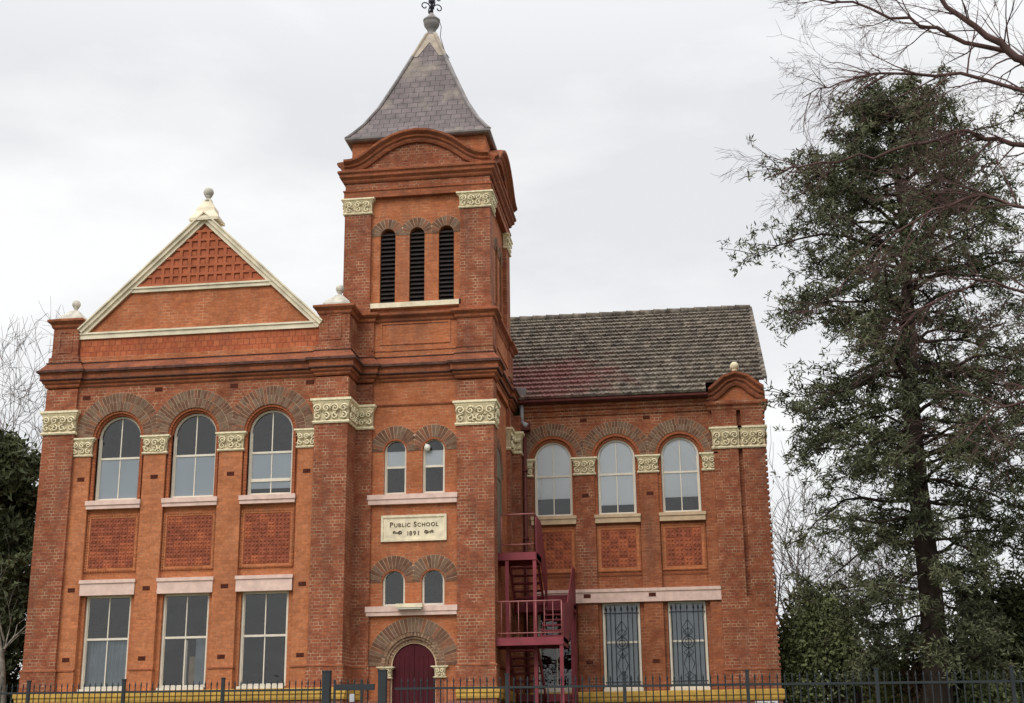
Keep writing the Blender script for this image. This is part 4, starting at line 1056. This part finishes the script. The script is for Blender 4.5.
# ============================================================ fence along the street
FA, FB = Vector((-14.6, -6.6)), Vector((6.2, -9.6))
def fp(t): return FA.lerp(FB, t)
def fgz(p): return gz(p.y)
FE = thing('fence', (fp(.5).x, fp(.5).y, gz(-8)), 'dark grey steel picket fence with square posts running along the front of the school', 'fence')
def ftop(t): return 1.56-.26*t
flen = (FB-FA).length
gate_t = ((-7.16+14.6)/20.8, (-6.02+14.6)/20.8)
mbp = MB(); nP = int(flen/.128)
t_ext0, t_ext1 = -.12, 1.15
def seg(ta, tb, mb):
    n = int((tb-ta)*flen/.128)
    for i in range(1, n):
        t = ta+(tb-ta)*i/n; p = fp(t); zt = ftop(t); zb = fgz(p)+.08
        mb.tube([(p.x, p.y, zb), (p.x, p.y, zt-.09)], .0115, 4, smooth=False); mb.tube([(p.x, p.y, zt-.10), (p.x, p.y, zt-.07), (p.x, p.y, zt)], [.012, .018, .002], 4, smooth=False)
    a, b = fp(ta), fp(tb)
    for dzr in (.20,): mb.beam((a.x, a.y, ftop(ta)-dzr), (b.x, b.y, ftop(tb)-dzr), .035, .04)
    mb.beam((a.x, a.y, fgz(a)+.2), (b.x, b.y, fgz(b)+.2), .035, .04)
def post(t, w_=.062, dz=.03, parent=None):
    p = fp(t); MB().box(p.x-w_/2, p.x+w_/2, p.y-w_/2, p.y+w_/2, fgz(p)-.2, ftop(t)+dz).box(p.x-w_/2-.008, p.x+w_/2+.008, p.y-w_/2-.008, p.y+w_/2+.008, ftop(t)+dz, ftop(t)+dz+.025).build('post', 'fence', parent or FE)
lp = [gate_t[0]-k*.105 for k in range(7)]; rp = [gate_t[1]+.012+k*.1055 for k in range(8)]
for k in range(1, 7): post(lp[k])
for k in range(1, 8): post(rp[k])
for k in range(6): m_ = MB(); seg(lp[k+1], lp[k], m_); m_.build('picket_panel', 'fence', FE)
for k in range(7): m_ = MB(); seg(rp[k], rp[k+1], m_); m_.build('picket_panel', 'fence', FE)
for t in gate_t: post(t, .15, .13)
GT = thing('gate', (fp(gate_t[0]).x, fp(gate_t[0]).y, gz(-7.7)), 'narrow dark grey steel gate between two thick fence posts in front of the arched door', 'gate')
m_ = MB(); ta, tb = gate_t[0]+.008, gate_t[1]-.008; seg(ta, tb, m_); m_.build('picket_panel', 'fence', GT)
m_ = MB()
for t in (ta, tb-.012): p = fp(t); m_.box(p.x-.02, p.x+.02, p.y-.02, p.y+.02, fgz(p), ftop(t)-.02)
a, b = fp(ta), fp(tb); m_.beam((a.x, a.y, ftop(ta)-.15), (b.x, b.y, ftop(tb)-.15), .04, .09); m_.build('gate_frame', 'fence', GT)
MB().box(fp(tb-.02).x-.05, fp(tb-.02).x+.04, fp(tb).y-.06, fp(tb).y-.02, 1.02, 1.17).build('latch', 'pipe', GT)

# notice fixed low on the plinth, only its top edge in view
NB = thing('notice_board', (1.8, 4.9, GZ), 'white notice with dark lettering behind the fence at the right end of the school', 'sign')
MB().box(1.43, 2.05, 4.94, 4.97, .85, 1.36).build('board', 'white', NB)
mb = MB()
for i in range(3): mb.box(1.47+i*.18, 1.6+i*.18, 4.93, 4.94, 1.26, 1.32)
mb.build('dark_marks', 'ink', NB)
MB().box(1.5, 1.54, 4.98, 5.02, GZ, 1.0).box(1.94, 1.98, 4.98, 5.02, GZ, 1.0).build('leg', 'pipe', NB)

# ============================================================ trees
def tuft(mb, p, n, L, wd, rnd, flat=.6, up=0.0):
    for _ in range(n):
        d = Vector((rnd.gauss(0, 1), rnd.gauss(0, 1), rnd.gauss(0, flat)+up)); d.normalize()
        l = L*rnd.uniform(.5, 1.1); s = d.cross(Vector((rnd.gauss(0, 1), rnd.gauss(0, 1), rnd.gauss(0, 1)))).normalized()*wd*rnd.uniform(.6, 1.2)
        q = p+Vector((rnd.gauss(0, .3), rnd.gauss(0, .3), rnd.gauss(0, .2)))*L
        mb.face([q-s*.5, q+d*l*.5+s, q+d*l, q+d*l*.5-s])
def grow(mb, p, d, L, r, depth, rnd, spread=.6, seg=4, droop=0.0, nb=3, sides=4, minr=.006, tips=None, wander=.16, lenf=(.55, .8)):
    pts = [p.copy()]; rad = [r]; q = p.copy(); dd = d.normalized()
    for i in range(seg):
        dd = (dd+Vector((rnd.gauss(0, wander), rnd.gauss(0, wander), rnd.gauss(0, wander)-droop))).normalized()
        q = q+dd*L/seg; pts.append(q.copy()); rad.append(max(minr*.6, r*(1-.62*(i+1)/seg)))
    mb.tube(pts, rad, max(3, sides), smooth=True, cap=False)
    if tips is not None: tips.append((q.copy(), dd.copy(), depth)); tips.extend((pt, dd.copy(), depth) for pt in pts[1:-1]) if depth <= 1 else None
    if depth <= 0: return
    for k in range(nb):
        t = rnd.uniform(.25, 1) if k else 1.0
        i = min(seg-1, int(t*seg)); b = pts[i].lerp(pts[i+1], t*seg-i) if i < seg else pts[-1]
        ax = Vector((rnd.gauss(0, 1), rnd.gauss(0, 1), rnd.gauss(0, 1))).cross(dd)
        if ax.length < 1e-3: ax = dd.orthogonal()
        nd = Matrix.Rotation(rnd.uniform(.35, 1)*spread*1.4, 3, ax.normalized()) @ dd
        grow(mb, b, nd, L*rnd.uniform(*lenf), max(minr, r*(1-.62*t)*.78), depth-1, rnd, spread, max(2, seg-1), droop, nb, sides-1, minr, tips, wander, lenf)
# --- big conifer beside the school
def conifer(name, base, h, width, label, n_br, tz0, rnd, mat='needle', tuft_n=19, tl=.20, tw_=.021, trunk_r=.33, group=None, lean=0):
    T = thing(name, base, label, 'tree', group)
    B = Vector(base); mb = MB(); pts = []; rr = []
    for i in range(9):
        t = i/8; pts.append(B+Vector((lean*t+.1*math.sin(i*1.3), .1*math.cos(i), h*.96*t))); rr.append(trunk_r*(1-t)**.8+.03)
    rr[0] *= 1.35
    mb.tube(pts, rr, 12)
    def tr(z):
        t = min(.999, max(0, z/(h*.96)))*8; i = int(t); return pts[i].lerp(pts[i+1], t-i)
    lf = MB()
    for k in range(n_br):
        zf = tz0+(1-tz0)*(k+.5)/n_br; z = h*.95*zf; p = tr(z)
        a = k*2.39996+rnd.uniform(-.4, .4); Wd = width(zf)*rnd.uniform(.5, 1.1)
        if math.cos(a) < 0 and p.x > 3 and z < 11.3: Wd = min(Wd, (p.x-2.75)/max(.1, -math.cos(a)))
        up_ = .25+.9*max(0, zf-.55) - .25*max(0, .45-zf)
        bp = [p]; up_ += rnd.uniform(-.35, .3); q = p.copy(); n = 7
        for i in range(n):
            dd = Vector((math.cos(a+.15*math.sin(i+k)), math.sin(a+.15*math.sin(i+k)), up_-.12*i+rnd.gauss(0, .22))).normalized()
            q = q+dd*Wd/n*1.04; bp.append(q.copy())
        r0 = .018+.012*Wd
        mb.tube(bp, [r0*(1-.85*i/n) for i in range(n+1)], 5, cap=False)
        for i in range(2, n+1):
            if rnd.random() < (.22 if zf < .42 else .05) or (zf < .42 and i < 3): continue
            for s_ in range(3 if i < n else 4):
                aa = a+rnd.uniform(-1.5, 1.5)*(1 if i < n else .7); l2 = Wd*rnd.uniform(.10, .26)*(1.2-.4*i/n)+.18
                e = bp[i]+Vector((math.cos(aa), math.sin(aa), rnd.uniform(-.85, .65)))*l2
                mb.tube([bp[i], bp[i].lerp(e, .5)+Vector((0, 0, .04)), e], [.018, .012, .006], 3, cap=False)
                for t in (.3, .65, 1.0):
                    c = bp[i].lerp(e, t)
                    if rnd.random() < .9 and not (c.x < 2.35 and c.y > 1 and c.z < 11.6 and c.x > -6) and not (-19.5 < c.x < -6): tuft(lf, c+Vector((rnd.gauss(0, .1), rnd.gauss(0, .1), rnd.gauss(0, .14))), tuft_n, tl, tw_, rnd, .9, -.05)
    for i in range(5): tuft(lf, tr(h*.95)+Vector((0, 0, .12*i)), tuft_n, tl, tw_, rnd, .8, .4)
    mb.build('trunk', 'bark', T); lf.build('crown', mat, T); return T
def wd(zf):
    pts = [(0, 1.3), (.15, 2.0), (.24, 2.7), (.34, 3.3), (.45, 3.8), (.6, 4.0), (.75, 4.1), (.85, 3.3), (.92, 2.5), (.97, 1.7), (1, .9)]
    for (a, b), (c, d) in zip(pts, pts[1:]):
        if a <= zf <= c: return b+(d-b)*(zf-a)/(c-a)
    return .5
conifer('conifer_tree', (5.75, 2.2, GZ), 18.6, wd, 'tall dark evergreen with feathery tufted foliage just right of the school', 165, .14, random.Random(3), lean=.4)
conifer('conifer_tree', (11.4, 6.0, GZ), 14.5, lambda z: 1+3.6*(1-z)**.6, 'second dark evergreen half out of the frame at the right edge', 60, .1, random.Random(8), group=None)
# --- shrubs
def shrub(name, c, rx, ry_, rz_, label, n, mat, L=.16, wd_=.045, seed=1, cat='shrub', group=None, stems=5, bark='bark', lumps=9):
    rnd = random.Random(seed); T = thing(name, (c[0], c[1], GZ), label, cat, group); lf = MB(); C = Vector(c)
    blobs = []
    for k in range(lumps):
        a = rnd.uniform(0, 2*pi); e = rnd.uniform(-.5, 1.3)
        blobs.append((C+Vector((rx*.6*math.cos(a)*math.cos(e), ry_*.6*math.sin(a)*math.cos(e), rz_*.6*math.sin(e))), rnd.uniform(.38, .62)))
    blobs.append((C, .72))
    for k in range(n):
        b, s = rnd.choice(blobs); d = Vector((rnd.gauss(0, 1), rnd.gauss(0, 1), rnd.gauss(0, 1))).normalized(); q = rnd.uniform(.55, 1.05)
        p = b+Vector((d.x*rx*s*q, d.y*ry_*s*q, d.z*rz_*s*q))
        if p.z < GZ+.05: continue
        tuft(lf, p, 3, L, wd_, rnd, 1, 0)
    mb = MB()
    for k in range(stems):
        a = 2*pi*k/stems; mb.tube([(c[0]+.12*math.cos(a), c[1]+.12*math.sin(a), GZ), (c[0]+.35*rx*math.cos(a), c[1]+.35*ry_*math.sin(a), c[2]-.2*rz_), (c[0]+.6*rx*math.cos(a), c[1]+.6*ry_*math.sin(a), c[2]+.4*rz_)], [.07, .05, .02], 6)
    mb.build('stem', bark, T); lf.build('crown', mat, T); return T
shrub('ivy_shrub', (3.35, 7.2, 2.2), 1.35, 1.3, 2.4, 'dense rounded olive green shrub against the right corner of the school', 6500, 'leaf', .15, .05, 2, lumps=12)
shrub('shrub', (6.6, 5.5, 1.2), 1.7, 1.3, 1.7, 'dark green shrub under the tall evergreen, left of its neighbour', 3000, 'leafd', .2, .06, 3)
shrub('shrub', (4.9, 4.2, .9), .75, .7, 1.35, 'yellowish green bush low in front of the evergreen trunk', 1500, 'leafy', .16, .05, 4)
shrub('shrub', (5.75, 3.9, .9), .8, .7, 1.25, 'brownish red leaved bush beside the evergreen trunk', 1200, 'leafr', .15, .04, 5)
shrub('shrub', (8.6, 5.2, 2.0), 2.1, 1.6, 2.6, 'large dark bush at the right edge of the yard', 5200, 'leafd', .22, .06, 6, lumps=12)
shrub('shrub', (7.3, 3.2, .9), .9, .8, 1.3, 'olive bush in front of the large dark bush on the right', 1500, 'leaf', .16, .05, 9)
shrub('shrub', (5.1, 9.5, 1.3), 1.3, 1.1, 1.9, 'dark bush standing behind the paling fence', 2600, 'leafd', .2, .06, 12)
# --- left evergreen
def evergreen_left():
    rnd = random.Random(21)
    def w2(z): return 1.2+2.1*math.sin(pi*min(1, (z+.12)*.85))
    conifer('evergreen_tree', (-24.3, 10, GZ), 11.2, w2, 'dark evergreen tree left of the school behind its corner', 85, .12, rnd, 'leafd', 13, .33, .06, .3)
    conifer('evergreen_tree', (-26.6, 13, GZ), 12.6, w2, 'taller dark evergreen at the very left edge behind the other', 60, .15, random.Random(5), 'leafd', 12, .33, .06, .3)
evergreen_left()
PT = thing('pale_trunk_tree', (-19.9, 5.0, GZ), 'slim tree with pale blotched trunk beside the left corner of the school', 'tree')
mb = MB(); rnd = random.Random(4)
mb.tube([(-20.3, 5.0, GZ), (-20.35, 5.0, 1.5), (-20.5, 5.0, 2.8), (-20.9, 5.1, 4.2)], [.13, .11, .08, .03], 9)
for k in range(6): grow(mb, Vector((-20.5, 5, 2.2+k*.25)), Vector((rnd.uniform(-1, .3), rnd.uniform(-1, 1), .8)), 1.5, .04, 2, rnd)
mb.build('trunk', 'barkp', PT)
# --- bare trees far behind
def bare(name, base, h, label, seed, mat='barkg', group='bare winter trees behind the school', depth=4, spread=.5, r=.16, n=5, droop=-.03):
    rnd = random.Random(seed); T = thing(name, base, label, 'tree', group); mb = MB(); B = Vector(base)
    mb.tube([B, B+Vector((.05, 0, h*.3))], [r, r*.85], 8)
    for k in range(n):
        a = 2*pi*k/n+rnd.uniform(-.4, .4)
        grow(mb, B+Vector((.05, 0, h*.3-rnd.uniform(0, h*.08))), Vector((math.cos(a)*.42, math.sin(a)*.42, 1)), h*.34, r*.6, depth, rnd, spread, 4, droop, 3, 4, .012, None, .13)
    mb.build('trunk', mat, T); return T
bare('bare_tree', (3.6, 20, GZ), 10.5, 'pale leafless tree close behind the right corner of the school', 11)
bare('bare_tree', (5.2, 24, GZ), 11, 'slender leafless tree seen through the gap left of the evergreen', 12)
bare('bare_tree', (7.6, 23, GZ), 9, 'leafless tree mostly hidden behind the tall evergreen', 13)
bare('bare_tree', (-30.3, 22, GZ), 18.5, 'tall leafless tree rising above the dark evergreens at the left edge', 14, 'barkg', r=.28, n=6, depth=5, spread=.6)
# --- large leafless tree leaning in from the right
BT = thing('bare_tree', (9.3, -9.5, gz(-9.5)), 'large reddish leafless tree leaning in from the right with long bare limbs across the sky', 'tree')
rnd = random.Random(33); mb = MB()
base = Vector((9.6, -9.5, gz(-9.5)))
mb.tube([base, base+Vector((-.1, 0, 3)), base+Vector((-.4, .1, 6)), base+Vector((-.8, 0, 8.6)), base+Vector((-1.0, -.1, 11)), base+Vector((-1.2, 0, 16))], [.42, .34, .28, .20, .11, .05], 10)
def limb(pts, r0, r1, n_side, L, seed, depth=3, droop=.03):
    rn = random.Random(seed); P = [Vector(p) for p in pts]; k = len(P)
    # smooth the limb a little
    Q = []
    for i in range(k-1):
        for t in (0, .33, .66): Q.append(P[i].lerp(P[i+1], t)+Vector((rn.gauss(0, .03), rn.gauss(0, .05), rn.gauss(0, .03))))
    Q.append(P[-1]); m = len(Q)
    mb.tube(Q, [r0+(r1-r0)*i/(m-1) for i in range(m)], 7, cap=False)
    for s_ in range(n_side):
        t = rn.uniform(.08, 1.0); i = min(m-2, int(t*(m-1))); b = Q[i].lerp(Q[i+1], t*(m-1)-i); d = (Q[i+1]-Q[i]).normalized()
        nd = (d*rn.uniform(.5, 1.2)+Vector((rn.gauss(0, .35), rn.gauss(0, .5), rn.gauss(-.05, .55)))).normalized()
        grow(mb, b, nd, L*rn.uniform(.5, 1.15)*(1.15-.45*t), .019*(1.2-.6*t), depth, rn, .55, 4, droop, 3, 4, .0038, None, .13, (.5, .8))
limb([(8.75, -9.5, 8.2), (7.93, -9.5, 11.0), (6.69, -9.5, 12.58), (6.29, -9.5, 12.98), (5.61, -9.5, 13.62), (5.0, -9.5, 14.6)], .12, .035, 16, 1.5, 1)
limb([(7.3, -9.45, 11.9), (6.51, -9.3, 12.92), (5.44, -9.2, 13.45), (4.71, -9.3, 13.82), (3.59, -9.3, 14.25), (2.64, -9.1, 14.7)], .06, .014, 20, 1.35, 2)
limb([(8.5, -9.4, 9.6), (8.06, -8.9, 10.75), (6.7, -8.8, 11.18), (6.0, -8.7, 11.45), (5.44, -8.7, 11.57), (4.57, -8.6, 11.38), (3.6, -8.7, 11.2), (2.43, -8.7, 11.05), (1.7, -8.7, 10.85)], .065, .009, 30, 1.15, 3)
limb([(8.8, -9.5, 6.6), (7.31, -10.0, 8.23), (6.15, -10.3, 9.3), (5.5, -10.3, 9.59), (4.51, -10.4, 9.27), (3.58, -10.3, 8.75), (2.9, -10.3, 8.1)], .045, .009, 26, 1.1, 4)
limb([(9.0, -9.4, 6.0), (7.72, -8.6, 7.35), (6.47, -8.3, 8.41), (5.68, -8.2, 8.66), (4.72, -8.3, 8.31), (3.95, -8.3, 7.6)], .038, .009, 24, 1.1, 5)
limb([(7.8, -9.5, 10.9), (7.22, -9.6, 11.69), (5.46, -9.6, 12.36), (4.2, -9.6, 12.5), (3.3, -9.5, 12.45), (2.5, -9.4, 12.2)], .05, .009, 24, 1.15, 6)
limb([(9.1, -9.5, 4.4), (7.03, -9.9, 5.6), (6.08, -10.0, 5.9), (5.22, -10.0, 5.69), (4.7, -10.0, 5.1)], .04, .009, 16, 1.0, 7)
mb.build('trunk', 'barkr', BT)
# --- paling fence behind
PF = thing('paling_fence', (5.2, 8.6, GZ), 'weathered wooden paling fence behind the shrubs right of the school', 'fence')
mb = MB(); rnd = random.Random(2); x = 2.9
while x < 9.5:
    mb.box(x, x+.10, 8.6, 8.62, GZ, 1.9+rnd.uniform(-.06, .04)); x += .115
mb.box(2.9, 9.5, 8.62, 8.68, .4, .48); mb.box(2.9, 9.5, 8.62, 8.68, 1.4, 1.48); mb.build('paling', 'wood', PF)
